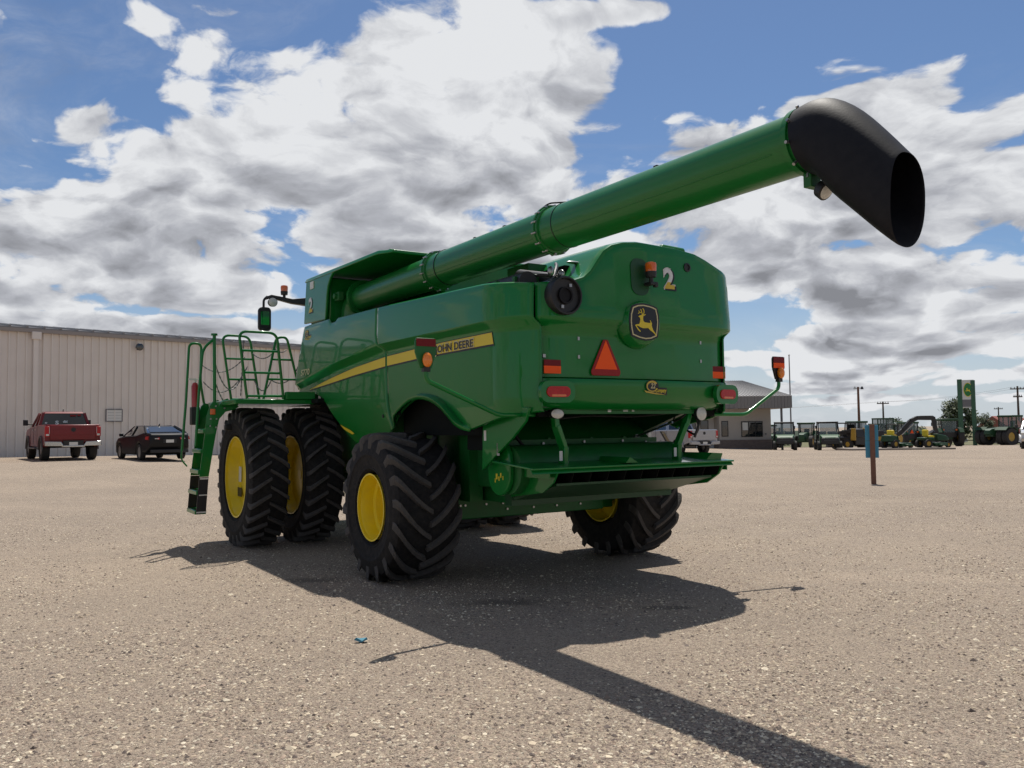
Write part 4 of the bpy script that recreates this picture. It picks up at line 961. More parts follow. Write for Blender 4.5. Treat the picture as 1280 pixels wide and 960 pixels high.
# ---- platform, rails, ladder
pf = MB().box((-2.55,3.02,1.99),(-1.45,4.6,2.055)).build('platform', M['green'], H, bevel=0.01)
MB().box((-1.86,3.0,2.055),(-1.45,3.1,2.16)).build('platform_step', M['green'], pf, bevel=0.008)
def hoop(pts, rungs, r=0.019):
    mb = MB().tube(fillet(pts, 0.12, 6), r, 10)
    for a, b in rungs: mb.cyl(a, b, r*0.85, n=8)
    return mb
def hl(px, y): return [(x, y, z) for x, z in px]
hoop(hl([(-2.37,2.03),(-2.49,2.98),(-1.97,2.98),(-1.87,2.03)],3.10), [((-2.45,3.10,2.72),(-1.945,3.10,2.72)),((-2.42,3.10,2.42),(-1.915,3.10,2.42)),((-2.38,3.10,2.10),(-1.88,3.10,2.10))]).build('handrail', M['green'], pf)
hoop(hl([(-2.25,2.03),(-2.40,3.06),(-1.99,3.06),(-1.83,2.03)],4.4), [((-2.34,4.4,2.71),(-1.94,4.4,2.71)),((-2.295,4.4,2.40),(-1.89,4.4,2.40)),((-2.26,4.4,2.10),(-1.85,4.4,2.10))]).build('handrail', M['green'], pf)
hoop(hl([(-1.86,2.05),(-1.66,3.03),(-1.50,3.05),(-1.30,2.25)],4.15), [((-1.73,4.15,2.70),(-1.42,4.15,2.70)),((-1.79,4.15,2.40),(-1.345,4.15,2.40)),((-1.80,4.15,2.15),(-1.38,4.15,2.15))]).build('handrail', M['green'], pf)
cab_rail = MB().tube([(-1.44,3.9,2.5),(-1.25,3.75,3.05)],0.008)
cab_rail.build('stay_wire', M['black'], pf)
hoop(hl([(-2.95,1.35),(-2.90,2.05),(-2.86,2.92),(-2.69,2.92),(-2.70,2.35),(-2.64,2.0)],4.42), []).build('ladder_rail', M['green'], pf)
hoop(hl([(-2.87,1.42),(-2.83,2.2),(-2.78,2.80),(-2.62,2.95)],3.9), []).build('ladder_rail', M['green'], pf)
MB().cyl((-2.615,3.9,1.98),(-2.625,3.9,3.0),0.024,n=12).cyl((-2.625,3.9,2.99),(-2.625,3.9,3.02),0.045,n=14).build('gate_post', M['green'], pf)
def chain(a, b, sag, n=26):
    a = Vector(a); b = Vector(b); return [a.lerp(b, k/n)+Vector((0,0,-sag*4*(k/n)*(1-k/n))) for k in range(n+1)]
ch = MB()
for a, b, s in (((-2.70,4.42,2.62),(-2.06,4.4,2.74),0.17),((-2.66,4.42,2.36),(-2.02,4.4,2.60),0.26),((-2.62,3.9,2.62),(-2.10,4.4,2.46),0.30),((-2.60,3.9,2.30),(-2.14,4.4,2.10),0.20),((-2.08,4.4,3.0),(-2.12,4.4,2.15),0.02),((-1.96,4.4,2.82),(-1.66,4.15,2.86),0.12),((-1.92,4.4,2.40),(-1.72,4.15,2.42),0.18),((-1.7,4.15,2.9),(-1.5,4.15,2.85),0.06),((-1.75,4.15,2.4),(-1.45,4.15,2.4),0.06)):
    pts = chain(a, b, s); ch.tube(pts, [0.011 if k % 2 else 0.005 for k in range(len(pts))], 6)
ch.build('safety_chain', M['grey'], pf)
# ladder: two stringers with trays between, lower part in black rubber
def shear(mb):
    for v in mb.v: v.x -= 0.085*max(0.0, (2.0-v.z)/1.5)
    return mb
lad = MB()
near = [(-2.78,0.99),(-2.755,1.40),(-2.735,1.85),(-2.70,1.99),(-2.66,2.04),(-2.60,2.03),(-2.58,1.97),(-2.54,2.06),(-2.46,2.09),(-2.40,2.03),(-2.34,2.02),(-2.30,1.97),(-2.36,1.93),(-2.48,1.90),(-2.56,1.80),(-2.59,1.62),(-2.62,1.35),(-2.655,0.99)]
for y in (3.80, 4.36): lad.prism([(x-0.0, z) for x, z in near], 'Y', y, y+0.02)
shear(lad)
LD = lad.build('ladder', M['green'], H)
rb = MB()
for y in (3.80, 4.36): rb.prism([(-2.79,0.48),(-2.66,0.49),(-2.655,0.985),(-2.78,0.985)], 'Y', y, y+0.02)
shear(rb).build('rubber_leg', M['black'], LD)
s2 = MB()
for x, z in ((-2.72,0.50),(-2.72,0.77),(-2.715,1.06),(-2.70,1.35),(-2.68,1.63)): s2.box((x-0.085,3.82,z-0.03),(x+0.07,4.36,z+0.03))
shear(s2).build('step', M['green'], LD, bevel=0.01)
shear(MB().box((-2.79,3.796,0.49),(-2.66,3.799,0.51)).box((-2.77,3.796,0.73),(-2.66,3.799,0.745)).box((-2.77,3.796,0.955),(-2.66,3.799,0.975))).build('pale_trim', M['decal_white'], LD)
mb = MB()
for x, z in ((-2.68,1.80),(-2.60,1.80),(-2.68,1.70),(-2.62,1.98),(-2.52,2.02),(-2.44,2.04),(-2.60,1.68),(-2.50,1.95)): mb.cyl((x,3.79,z),(x,3.80,z),0.012,n=8)
shear(mb).build('ladder_bolt', M['steel'], LD)
MB().box((-2.70,3.775,1.86),(-2.63,3.80,1.94)).build('orange_reflector', M['amber_dark'], LD, bevel=0.008)
MB().box((-2.46,3.9,1.64),(-2.32,4.0,1.72)).build('rubber_stop', M['black'], LD, bevel=0.01)
MB().tube(fillet([(-2.95,4.42,1.4),(-2.96,4.42,1.22),(-2.88,4.40,1.12)],0.08),0.012).build('ladder_handle', M['green'], LD)
fx = MB().lathe([(0,0.045),(0.30,0.05),(0.35,0.03),(0.36,0.0)], 18, (-2.80,4.30,1.98), 'Z').build('fire_extinguisher', M['extred'], H)
MB().cyl((-2.80,4.30,2.34),(-2.80,4.30,2.38),0.02,n=10).box((-2.89,4.28,2.37),(-2.77,4.32,2.395)).tube(fillet([(-2.78,4.3,2.39),(-2.73,4.3,2.36),(-2.75,4.3,2.24)],0.03),0.01).build('extinguisher_nozzle', M['decal_white'], fx)
MB().box((-2.86,4.24,1.72),(-2.74,4.36,1.98)).build('extinguisher_bracket', M['black'], fx, bevel=0.01)
for sx in (-1,1): MB().box((sx*0.93,2.75,2.0),(sx*1.50,4.7,2.06)).box((sx*0.93,2.7,1.7),(sx*0.98,4.6,2.0)).build('wheel_sun_block', M['dark'], H)  # dark box added to keep the sun off the inner front wheels
# fender corner lamp and small stuff at the body front edge
MB().box((-1.52,3.3,2.02),(-1.3,3.9,2.14)).build('step_beam', M['green_matt'], H)
# ------------------------------------------------------------------ background: vehicles
PAINT = {
 'red': mat('red_car_paint', (0.19, 0.006, 0.009), 0.35, var=0.06, coat=0.35, spec=0.3, dust=((0.10,0.03,0.03),0.15)),
 'black': mat('black_car_paint', (0.006, 0.007, 0.009), 0.42, coat=0.12, spec=0.2, dust=((0.02,0.02,0.02),0.1)),
 'silver': mat('silver_car_paint', (0.36, 0.37, 0.40), 0.30, metal=0.55, coat=1.0, dust=((0.30,0.28,0.26),0.25)),
 'white': mat('white_car_paint', (0.68, 0.68, 0.68), 0.25, coat=1.0),
 'orange': mat('orange_red_car_paint', (0.42, 0.045, 0.02), 0.28, coat=1.0),
}
M['flare'] = mat('grey_fender_plastic', (0.07,0.068,0.068), 0.55, var=0.15, dust=((0.14,0.12,0.11),0.4))
M['gold_dark'] = mat('tan_graphic', (0.20,0.16,0.09), 0.4)
M['alloy'] = mat('alloy_wheel', (0.45,0.45,0.46), 0.35, metal=0.8)
M['tyre'] = mat('car_tyre', (0.018,0.018,0.019), 0.8, var=0.3, vscale=20, dust=((0.08,0.07,0.06),0.4))

def small_wheel(parent, x, y, Rw, W, rim, rm, n=30, spokes=0):
    s = -1 if x < 0 else 1
    t = MB().lathe([(-0.42*W,rim),(-0.5*W,rim+0.3*(Rw-rim)),(-0.5*W,Rw-0.05),(-0.42*W,Rw-0.008),(0,Rw),(0.42*W,Rw-0.008),(0.5*W,Rw-0.05),(0.5*W,rim+0.3*(Rw-rim)),(0.42*W,rim)], n, (0,0,0), 'X', True).build('wheel', M['tyre'], parent, loc=(x, y, Rw))
    o = s*0.36*W
    r = MB().lathe([(o,rim+0.004),(o-s*0.02,rim*0.92),(o-s*0.10*W,rim*0.85),(o-s*0.12*W,rim*0.3),(o-s*0.02,rim*0.22),(o-s*0.02,0),(o-s*0.3*W,0),(o-s*0.3*W,rim+0.004)], n, (0,0,0), 'X', False)
    rr = r.build('rim', rm, t)
    if spokes:
        mb = MB()
        for k in range(spokes):
            a = 2*PI*k/spokes; mb.bar((o-s*0.035,0,0),(o-s*0.025,math.cos(a)*rim*0.92,math.sin(a)*rim*0.92),0.05,0.03,(1,0,0))
        mb.build('spoke', rm, t)
    return t
def arch(yc, r, zb, n=10, hz=None):
    """points of a wheel arch from rear to front along the sill"""
    return [(yc + r*math.cos(PI - PI*k/n), max(zb, (hz or 0.42) + r*math.sin(PI*k/n))) for k in range(n+1)]

def pickup(name, loc, rz, label, paint, plate_txt='', flare=None, bumper='chrome', Rw=0.41, stripe=None, crew=True, group=None):
    t = empty(name, loc, rz, label, 'pickup truck', group)
    P = PAINT[paint]; zs = 0.52
    ra, fa = -1.75, 1.95
    side = [(-2.82,0.70),(-2.84,1.40),(-0.75,1.40),(1.22,1.34),(2.45,1.24),(2.72,1.12),(2.78,0.62)]
    low = [(2.45,zs)] + arch(fa, 0.50, zs)[::-1] + [(0.8,zs),(-1.0,zs)] + arch(ra, 0.50, zs)[::-1] + [(-2.4,0.6)]
    def sec(k): return [(y, z) for y, z in side+low]
    b = MB(); outl = side+low
    b.loft([[(x*(1.0 if z < 1.15 else 0.985), y, z) for y, z in outl] for x in (-0.99,)] + [[(x*(1.0 if z < 1.15 else 0.985), y, z) for y, z in outl] for x in (0.99,)])
    B_ = b.build('body', P, t, bevel=0.045, angle=30)
    MB().box((-0.80,-2.6,0.5),(0.80,2.5,0.95)).box((-0.95,ra-0.45,0.6),(0.95,ra+0.45,0.98)).box((-0.95,fa-0.45,0.6),(0.95,fa+0.45,0.98)).build('chassis', M['dark'], t)
    MB().box((-0.86,-2.72,1.385),(0.86,-0.82,1.408)).build('bed_cover', M['black'], t)
    MB().loft([[(-0.90,-0.78,1.38),(0.90,-0.78,1.38),(0.90,1.30,1.36),(-0.90,1.30,1.36)],[(-0.76,-0.62,1.88),(0.76,-0.62,1.88),(0.74,0.55,1.88),(-0.74,0.55,1.88)]]).build('cab_glass', M['glass'], t)
    rf = MB().loft([[(-0.77,-0.66,1.86),(0.77,-0.66,1.86),(0.75,0.60,1.86),(-0.75,0.60,1.86)],[(-0.70,-0.56,1.95),(0.70,-0.56,1.95),(0.68,0.46,1.95),(-0.68,0.46,1.95)]]).build('cab_roof', P, t, bevel=0.03)
    pl = MB()
    for s in (-1, 1):
        pl.bar((s*0.905,-0.74,1.38),(s*0.765,-0.60,1.88),0.10,0.14,(0,1,0)).bar((s*0.905,1.30,1.36),(s*0.75,0.55,1.88),0.07,0.07).bar((s*0.908,0.28,1.38),(s*0.765,0.16,1.88),0.05,0.09,(0,1,0))
    pl.build('window_pillar', P, t)
    MB().cyl((0.0,-0.35,1.95),(0.0,-0.42,2.05),0.02,n=8).build('roof_aerial', M['black'], rf)
    # rear end
    tg = MB().box((-0.82,-2.885,0.80),(0.82,-2.84,1.385)).build('tailgate', P, t, bevel=0.02)
    MB().box((-0.70,-2.895,1.0),(0.70,-2.884,1.22)).build('tailgate_panel', P, tg, bevel=0.006)
    MB().cyl((0,-2.895,1.20),(0,-2.905,1.20),0.085,n=16).build('tailgate_handle', M['black'], tg)
    bm = M['chrome'] if bumper == 'chrome' else P
    bp = MB()
    for s in (-1, 1): bp.prism([(s*0.34,0.56),(s*0.44,0.74),(s*1.0,0.76),(s*1.0,0.58)], 'Y', -3.02, -2.80)
    bp.box((-0.42,-2.98,0.52),(0.42,-2.80,0.60))
    BP = bp.build('rear_bumper', bm, t, bevel=0.02)
    MB().box((-0.36,-2.95,0.58),(0.36,-2.85,0.78)).build('plate_recess', M['black'], BP)
    MB().box((-0.155,-2.956,0.60),(0.155,-2.951,0.72)).build('licence_plate', M['decal_white'], BP)
    for s in (-1, 1):
        l = MB().box((s*0.825,-2.875,0.94),(s*1.0,-2.70,1.33)).build('tail_light', M['red_lens'], t, bevel=0.02)
        MB().box((s*0.85,-2.882,0.97),(s*0.96,-2.874,1.04)).box((s*0.835,-2.880,1.05),(s*0.85,-2.874,1.31)).build('white_lens', M['lamp'], l)
        small_wheel(t, s*0.86, ra, Rw, 0.30, Rw*0.60, M['alloy'], spokes=6); small_wheel(t, s*0.86, fa, Rw, 0.30, Rw*0.60, M['alloy'], spokes=6)
        mr = MB().bar((s*0.93,1.02,1.44),(s*1.14,1.0,1.46),0.07,0.05).box((s*1.12,0.95,1.40),(s*1.30,1.05,1.64)).build('door_mirror', M['black'], t, bevel=0.02)
        MB().box((s*0.96,-0.75,0.45),(s*1.10,1.3,0.50)).build('side_step', M['grey'], t, bevel=0.01)
        d = MB()
        for yy in (-0.72,0.28,1.22): d.box((s*0.991,yy-0.006,0.62),(s*0.9955,yy+0.006,1.36))
        d.build('door_gap', M['dark'], t)
        MB().box((s*0.99,-0.55,1.20),(s*1.01,-0.38,1.23)).box((s*0.99,0.42,1.20),(s*1.01,0.60,1.23)).build('door_handle', M['chrome'] if bumper == 'chrome' else P, t)
        MB().prism([(2.50,1.02),(2.76,0.98),(2.78,1.10),(2.60,1.18)], 'X', s*0.72, s*0.992).build('headlight', M['lamp'], t, bevel=0.01)
        fl = MB()
        for yc in (ra, fa):
            ro = [(yc + 0.56*math.cos(PI*k/12), 0.42 + 0.56*math.sin(PI*k/12)) for k in range(13)]; ri = [(yc + 0.49*math.cos(PI*k/12), 0.42 + 0.49*math.sin(PI*k/12)) for k in range(13)][::-1]
            fl.prism(ro+ri, 'X', s*0.985, s*1.035)
        fl.build('wheel_flare', flare or P, t)
        if stripe:
            MB().prism([(-0.55,1.30),(-0.30,1.32),(-0.95,0.60),(-1.20,0.60)], 'X', s*0.996, s*0.999).build('side_graphic', M['gold_dark'], t)
            MB().prism([(-0.28,1.32),(-0.12,1.32),(-0.77,0.60),(-0.93,0.60)], 'X', s*0.996, s*0.999).build('side_graphic', M['black'], t)
    # front
    MB().box((-0.72,2.74,0.80),(0.72,2.80,1.12)).build('grille', M['black'], t, bevel=0.02)
    MB().box((-0.70,2.795,0.94),(0.70,2.81,0.99)).build('grille_bar', bm, t)
    MB().prism([(2.55,0.50),(2.86,0.54),(2.88,0.76),(2.60,0.78)], 'X', -0.98, 0.98).build('front_bumper', bm, t, bevel=0.03)
    return t
rt_ = pickup('red_pickup', (-19.85, 37.0, gz(-19.85,37.0)), R(37), 'dark red pickup truck nosed up to the ribbed metal warehouse wall', 'red', flare=M['flare'], Rw=0.47)
rt_.scale = (1.04, 1.0, 1.06)
for nm, s_, x, z, w_, h_ in (('white_sticker','S',-0.28,1.50,0.13,0.17),('white_sticker','dbl',0.02,1.54,0.17,0.10)):
    o = text_mb(s_, w_, h_, bold=0.05).xf(frame((x, -0.80+0.02, z), (1,0,0), (0,0.2,1)) ).build(nm, M['decal_white'], rt_, angle=0, fix=False)
for x0, x1, z in ((0.22,0.44,1.76),(0.50,0.62,1.77),(-0.72,-0.64,1.46)):
    MB().box((x0,-0.70 if z > 1.6 else -0.775,z),(x1,-0.66 if z > 1.6 else -0.77,z+0.06)).build('window_sticker', M['decal_white'] if z < 1.6 else M['red'], rt_)
pickup('silver_pickup', (9.4, 49.6, gz(9.4,49.6)), R(27), 'silver pickup truck with gold and black side graphic, seen under the harvester hood', 'silver', bumper='paint', Rw=0.40, stripe=True)
wp_ = pickup('white_pickup', (32.75, 52.6, gz(32.5,52)), R(150), 'white pickup truck facing the camera, cut off by the right edge of the picture', 'white', bumper='chrome', Rw=0.40)
pickup('orange_pickup', (-23.2, 34.2, gz(-23.2,34.2)), R(40), 'orange-red pickup truck cut off by the left edge of the picture', 'orange', bumper='paint', Rw=0.42)

# black saloon
def saloon(loc, rz, label):
    t = empty('black_sedan', loc, rz, label, 'car'); P = PAINT['black']
    ra, fa = -1.38, 1.44
    side = [(-2.38,0.52),(-2.44,0.72),(-2.42,1.02),(-2.28,1.10),(-1.75,1.12),(-0.9,1.02),(0.95,0.98),(1.75,0.90),(2.25,0.76),(2.42,0.60),(2.42,0.34)]
    low = [(2.0,0.24)] + arch(fa,0.39,0.24,hz=0.33)[::-1] + [(0.9,0.22),(-0.9,0.22)] + arch(ra,0.39,0.24,hz=0.33)[::-1] + [(-2.1,0.30)]
    outl = side+low
    def wd(y, z): return 0.915 - 0.16*max(0,(abs(y)-1.75)/0.7)**2 - (0.09*(z-0.75) if z > 0.75 else 0)
    MB().loft([[(-wd(y,z),y,z) for y, z in outl],[(wd(y,z),y,z) for y, z in outl]]).build('body', P, t, bevel=0.06, angle=30)
    MB().box((-0.7,-2.2,0.22),(0.7,2.1,0.6)).build('chassis', M['dark'], t)
    gl = [[(-0.80,-1.95,1.09),(0.80,-1.95,1.09),(0.84,-1.0,1.0),(0.84,0.95,0.96),(0.76,1.25,0.94),(-0.76,1.25,0.94),(-0.84,0.95,0.96),(-0.84,-1.0,1.0)],
          [(-0.58,-1.15,1.37),(0.58,-1.15,1.37),(0.62,-0.8,1.40),(0.62,0.10,1.40),(0.58,0.30,1.38),(-0.58,0.30,1.38),(-0.62,0.10,1.40),(-0.62,-0.8,1.40)]]
    MB().loft(gl).build('cabin_glass', M['glass'], t)
    rf = MB().loft([[(x*1.03, y*1.03, z-0.02) for x, y, z in gl[1]],[(x*0.93, y*0.9, z+0.035) for x, y, z in gl[1]]]).build('roof', P, t, bevel=0.03)
    MB().cyl((0,-1.0,1.40),(0,-1.12,1.47),0.025,n=8).build('roof_aerial', P, rf)
    pl = MB()
    for s in (-1, 1):
        pl.bar((s*0.80,-1.98,1.09),(s*0.60,-1.12,1.38),0.07,0.08,(0,1,0)).bar((s*0.80,1.18,0.95),(s*0.60,0.24,1.38),0.05,0.06).bar((s*0.85,-0.15,0.98),(s*0.63,-0.2,1.40),0.03,0.08,(0,1,0))
    pl.build('window_pillar', P, t)
    MB().loft([[(-0.60,-1.82,1.145),(0.60,-1.82,1.145),(0.50,-1.22,1.362),(-0.50,-1.22,1.362)],[(-0.60,-1.83,1.15),(0.60,-1.83,1.15),(0.50,-1.23,1.367),(-0.50,-1.23,1.367)]]).build('rear_window', M['glass'], t)
    for s in (-1, 1):
        l = MB().loft([[(s*0.88,-2.14,0.86),(s*0.86,-2.24,0.84),(s*0.42,-2.44,0.84),(s*0.40,-2.44,0.92),(s*0.80,-2.30,0.97),(s*0.86,-2.14,0.97)],[(s*0.89,-2.15,0.86),(s*0.87,-2.26,0.84),(s*0.42,-2.462,0.84),(s*0.40,-2.462,0.92),(s*0.80,-2.33,0.97),(s*0.87,-2.15,0.97)]]).build('tail_light', M['red_lens'], t)
        MB().box((s*0.44,-2.468,0.865),(s*0.60,-2.44,0.895)).build('white_lens', M['lamp'], l)
        small_wheel(t, s*0.80, ra, 0.33, 0.22, 0.225, M['alloy'], spokes=5); small_wheel(t, s*0.80, fa, 0.33, 0.22, 0.225, M['alloy'], spokes=5)
        MB().box((s*0.92,0.72,0.98),(s*1.08,0.84,1.10)).bar((s*0.84,0.80,0.98),(s*0.95,0.79,1.02),0.05,0.04).build('door_mirror', P, t, bevel=0.02)
        d = MB()
        for yy in (-1.0,-0.15,0.85): d.box((s*0.905,yy-0.005,0.35),(s*0.911,yy+0.005,0.95))
        d.build('door_gap', M['dark'], t)
        MB().prism([(1.85,0.66),(2.38,0.58),(2.36,0.68),(1.95,0.80)], 'X', s*0.55, s*0.80).build('headlight', M['lamp'], t)
    MB().box((-0.26,-2.455,0.70),(0.26,-2.42,0.86)).build('plate_recess', M['black'], t)
    MB().box((-0.155,-2.462,0.715),(0.155,-2.456,0.835)).build('licence_plate', M['decal_white'], t)
    MB().box((-0.75,-2.46,0.30),(0.75,-2.38,0.44)).build('rear_diffuser', M['black'], t, bevel=0.02)
    return t
wp_.scale = (0.9,0.9,0.9)
saloon((-15.55, 36.2, gz(-15.75,36.2)), R(40), 'black four-door saloon parked at the warehouse wall, right of the dark red pickup')

M['uv_green'] = mat('utility_vehicle_green', (0.006,0.070,0.018), 0.45, var=0.15)
# side by side utility vehicles
def utility_vehicle(loc, rz, label):
    t = empty('utility_vehicle', loc, rz, label, 'utility vehicle', 'green utility vehicles parked in front of the office'); g = M['green_matt']
    MB().loft([[(-0.62,0.55,0.42),(0.62,0.55,0.42),(0.62,0.55,1.12),(-0.62,0.55,1.12)],[(-0.66,1.15,0.42),(0.66,1.15,0.42),(0.62,1.15,1.06),(-0.62,1.15,1.06)],[(-0.55,1.50,0.50),(0.55,1.50,0.50),(0.50,1.50,0.90),(-0.50,1.50,0.90)]]).build('hood', M['uv_green'], t, bevel=0.04)
    MB().loft([[(-0.64,1.0,0.42),(0.64,1.0,0.42),(0.64,1.0,0.95),(-0.64,1.0,0.95)],[(-0.58,1.54,0.48),(0.58,1.54,0.48),(0.54,1.54,0.84),(-0.54,1.54,0.84)]]).build('front_cowl', M['black'], t, bevel=0.04)
    MB().box((-0.66,-1.5,0.40),(0.66,0.6,0.60)).build('chassis', M['black'], t, bevel=0.02)
    MB().box((-0.70,-1.60,0.72),(0.70,-0.50,1.08)).build('cargo_box', M['uv_green'], t, bevel=0.02)
    MB().box((-0.62,-0.45,0.60),(0.62,0.0,0.82)).box((-0.60,-0.48,0.8),(-0.05,-0.38,1.30)).box((0.05,-0.48,0.8),(0.60,-0.38,1.30)).build('seat', M['black'], t, bevel=0.03)
    cg = MB()
    for s in (-1, 1): cg.tube(fillet([(s*0.66,0.72,1.10),(s*0.62,0.30,1.88),(s*0.62,-0.48,1.92),(s*0.68,-0.50,0.7)],0.1),0.04,8)
    cg.cyl((-0.62,0.32,1.86),(0.62,0.32,1.86),0.03).cyl((-0.62,-0.46,1.9),(0.62,-0.46,1.9),0.03).build('roll_cage', M['black'], t)
    MB().box((-0.68,-0.55,1.90),(0.68,0.42,1.97)).build('roof', M['black'], t, bevel=0.03)
    MB().loft([[(-0.58,0.70,1.14),(0.58,0.70,1.14),(0.58,0.715,1.14),(-0.58,0.715,1.14)],[(-0.56,0.36,1.82),(0.56,0.36,1.82),(0.56,0.375,1.82),(-0.56,0.375,1.82)]]).build('windscreen', M['clear'], t)
    MB().box((-0.52,1.44,0.44),(0.52,1.58,0.72)).build('front_guard', M['black'], t, bevel=0.03)
    MB().cyl((0.36,0.35,1.02),(0.36,0.22,1.14),0.16,n=18).build('steering_wheel', M['black'], t)
    for s in (-1, 1):
        small_wheel(t, s*0.66, 1.0, 0.33, 0.26, 0.16, M['yellow'], 22); small_wheel(t, s*0.66, -1.0, 0.33, 0.28, 0.16, M['yellow'], 22)
        MB().box((s*0.34,1.40,0.80),(s*0.52,1.50,0.90)).build('headlight', M['lamp'], t)
    return t
m_, nt_, b_ = new_mat('clear_glass'); b_.inputs['Base Color'].default_value = (0.12,0.17,0.17,1); b_.inputs['Roughness'].default_value = 0.05; b_.inputs['Alpha'].default_value = 0.5; b_.inputs['Coat Weight'].default_value = 0.6
M['clear'] = m_
utility_vehicle((19.1, 59.2, gz(19.1,59)), R(164), 'green utility vehicle with black roll cage, nearest to the office wall')
utility_vehicle((21.7, 58.0, gz(21.7,58)), R(166), 'green utility vehicle with clear windscreen, between the skid steer and the other utility vehicle')

# farm tractors
M['mgreen'] = mat('backlit_machine_green', (0.008,0.050,0.016), 0.5, var=0.2)  # green darkened so the backlit shade sits in the colour
M['myellow'] = mat('backlit_machine_yellow', (0.42,0.26,0.03), 0.5, var=0.15)  # yellow dulled the same way, backlit shade included
def tractor(name, loc, rz, label, s=1.0, smv=False, cabless=False):
    t = empty(name, loc, rz, label, 'tractor'); t.scale = (s, s, s); g = M['mgreen']
    MB().loft([[(-0.40,0.3,0.95),(0.40,0.3,0.95),(0.40,0.3,1.75),(-0.40,0.3,1.75)],[(-0.40,2.0,0.95),(0.40,2.0,0.95),(0.36,2.0,1.62),(-0.36,2.0,1.62)],[(-0.30,2.45,1.0),(0.30,2.45,1.0),(0.26,2.42,1.48),(-0.26,2.42,1.48)]]).build('bonnet', M['mgreen'], t, bevel=0.05)
    MB().box((-0.32,-1.0,0.75),(0.32,2.3,1.0)).box((-0.9,1.60,0.62),(0.9,1.85,0.82)).build('chassis', g, t)
    c = MB().loft([[(-0.74,-1.05,1.25),(0.74,-1.05,1.25),(0.70,0.35,1.25),(-0.70,0.35,1.25)],[(-0.78,-1.0,2.6),(0.78,-1.0,2.6),(0.74,0.2,2.6),(-0.74,0.2,2.6)]]).build('cab_glass', M['clear'], t)
    fr = MB()
    for sx in (-1, 1): fr.bar((sx*0.72,-1.05,1.2),(sx*0.77,-1.0,2.62),0.09,0.09).bar((sx*0.70,0.36,1.2),(sx*0.74,0.2,2.62),0.06,0.06).bar((sx*0.74,-0.45,1.2),(sx*0.77,-0.45,2.62),0.05,0.05)
    fr.box((-0.74,-1.08,0.95),(0.74,0.38,1.45)).build('cab_frame', M['black'], t)
    MB().box((-0.86,-1.2,2.6),(0.86,0.4,2.82)).build('cab_roof', M['mgreen'], t, bevel=0.06)
    MB().box((-0.28,-0.7,1.3),(0.28,-0.2,1.5)).box((-0.28,-0.75,1.45),(0.28,-0.62,2.1)).build('seat', M['black'], t, bevel=0.04)
    MB().cyl((0.5,0.55,1.6),(0.5,0.55,2.7),0.05,n=12).build('exhaust_stack', M['black'], t)
    for sx in (-1, 1):
        small_wheel(t, sx*0.98, -0.75, 0.95, 0.52, 0.52, M['myellow'], 32); small_wheel(t, sx*0.92, 1.72, 0.68, 0.42, 0.38, M['myellow'], 28)
        MB().prism([(-1.65,1.45),(-1.3,1.85),(-0.3,1.9),(0.2,1.3),(0.12,1.3),(-0.35,1.82),(-1.25,1.78),(-1.58,1.42)], 'X', sx*0.72, sx*1.22).build('fender', M['mgreen'], t)
        MB().box((sx*0.55,-1.24,1.62),(sx*0.78,-1.12,1.78)).build('tail_light', M['amber_dark'], t)
        MB().bar((sx*0.76,0.2,2.3),(sx*1.15,0.25,2.35),0.04,0.04).box((sx*1.08,0.2,2.1),(sx*1.26,0.26,2.45)).build('mirror', M['black'], t)
    if smv: MB().prism([(-0.22,1.55),(0.22,1.55),(0,1.95)], 'Y', -1.16, -1.13).build('slow_vehicle_triangle', M['orange'], t)
    return t
tractor('farm_tractor', (32.9, 94.5, gz(32.9,94.5)), R(150), 'green tractor standing behind and between the two utility vehicles', 1.0)
tractor('farm_tractor', (37.5, 91.0, gz(37.5,91)), R(200), 'green cab tractor left of the compact excavator, by the brown light pole', 1.0)
tractor('farm_tractor', (37.6, 80.5, gz(37.6,80.5)), R(8), 'dark tractor with orange triangle, seen through the arch of the excavator boom', 0.86, True)
tractor('farm_tractor', (44.2, 86.0, gz(44.2,86)), R(-6), 'tall dark green tractor seen from behind, left of the sign pylon', 1.0)
tractor('farm_tractor', (44.5, 104.0, gz(44.5,104)), R(60), 'green tractor at the back of the machine row, seen side on above the excavator tracks', 1.0)
tractor('farm_tractor', (49.5, 106.0, gz(49.5,106)), R(-70), 'farthest green tractor, half hidden behind the bucket of the excavator', 1.0)
tractor('farm_tractor', (29.6, 97.0, gz(29.6,97)), R(175), 'green tractor glimpsed behind the utility vehicle nearest to the office', 0.95)
# disc implement folded in the machine row
t = empty('folded_implement', (33.4, 77.0, gz(33.4,77)), R(20), 'dark folded tillage implement standing behind the excavator arm', 'implement')
MB().box((-1.6,-0.1,0.55),(1.6,0.1,0.75)).box((-1.2,-1.4,0.55),(-1.05,1.4,0.7)).box((1.05,-1.4,0.55),(1.2,1.4,0.7)).build('frame', M['mgreen'], t, bevel=0.02)
for k in range(9):
    MB().cyl((-1.5+0.36*k,-0.9,0.3),(-1.47+0.36*k,-0.88,0.3),0.30,n=18).build('disc', M['black'], t)
for x in (-1.4,1.4): MB().bar((x,0,0.7),(x*0.7,0.2,2.1),0.14,0.14).build('folded_wing', M['black'], t)
for x in (-0.7,0.7): small_wheel(t, x, 0.5, 0.36, 0.24, 0.18, M['myellow'], 20)
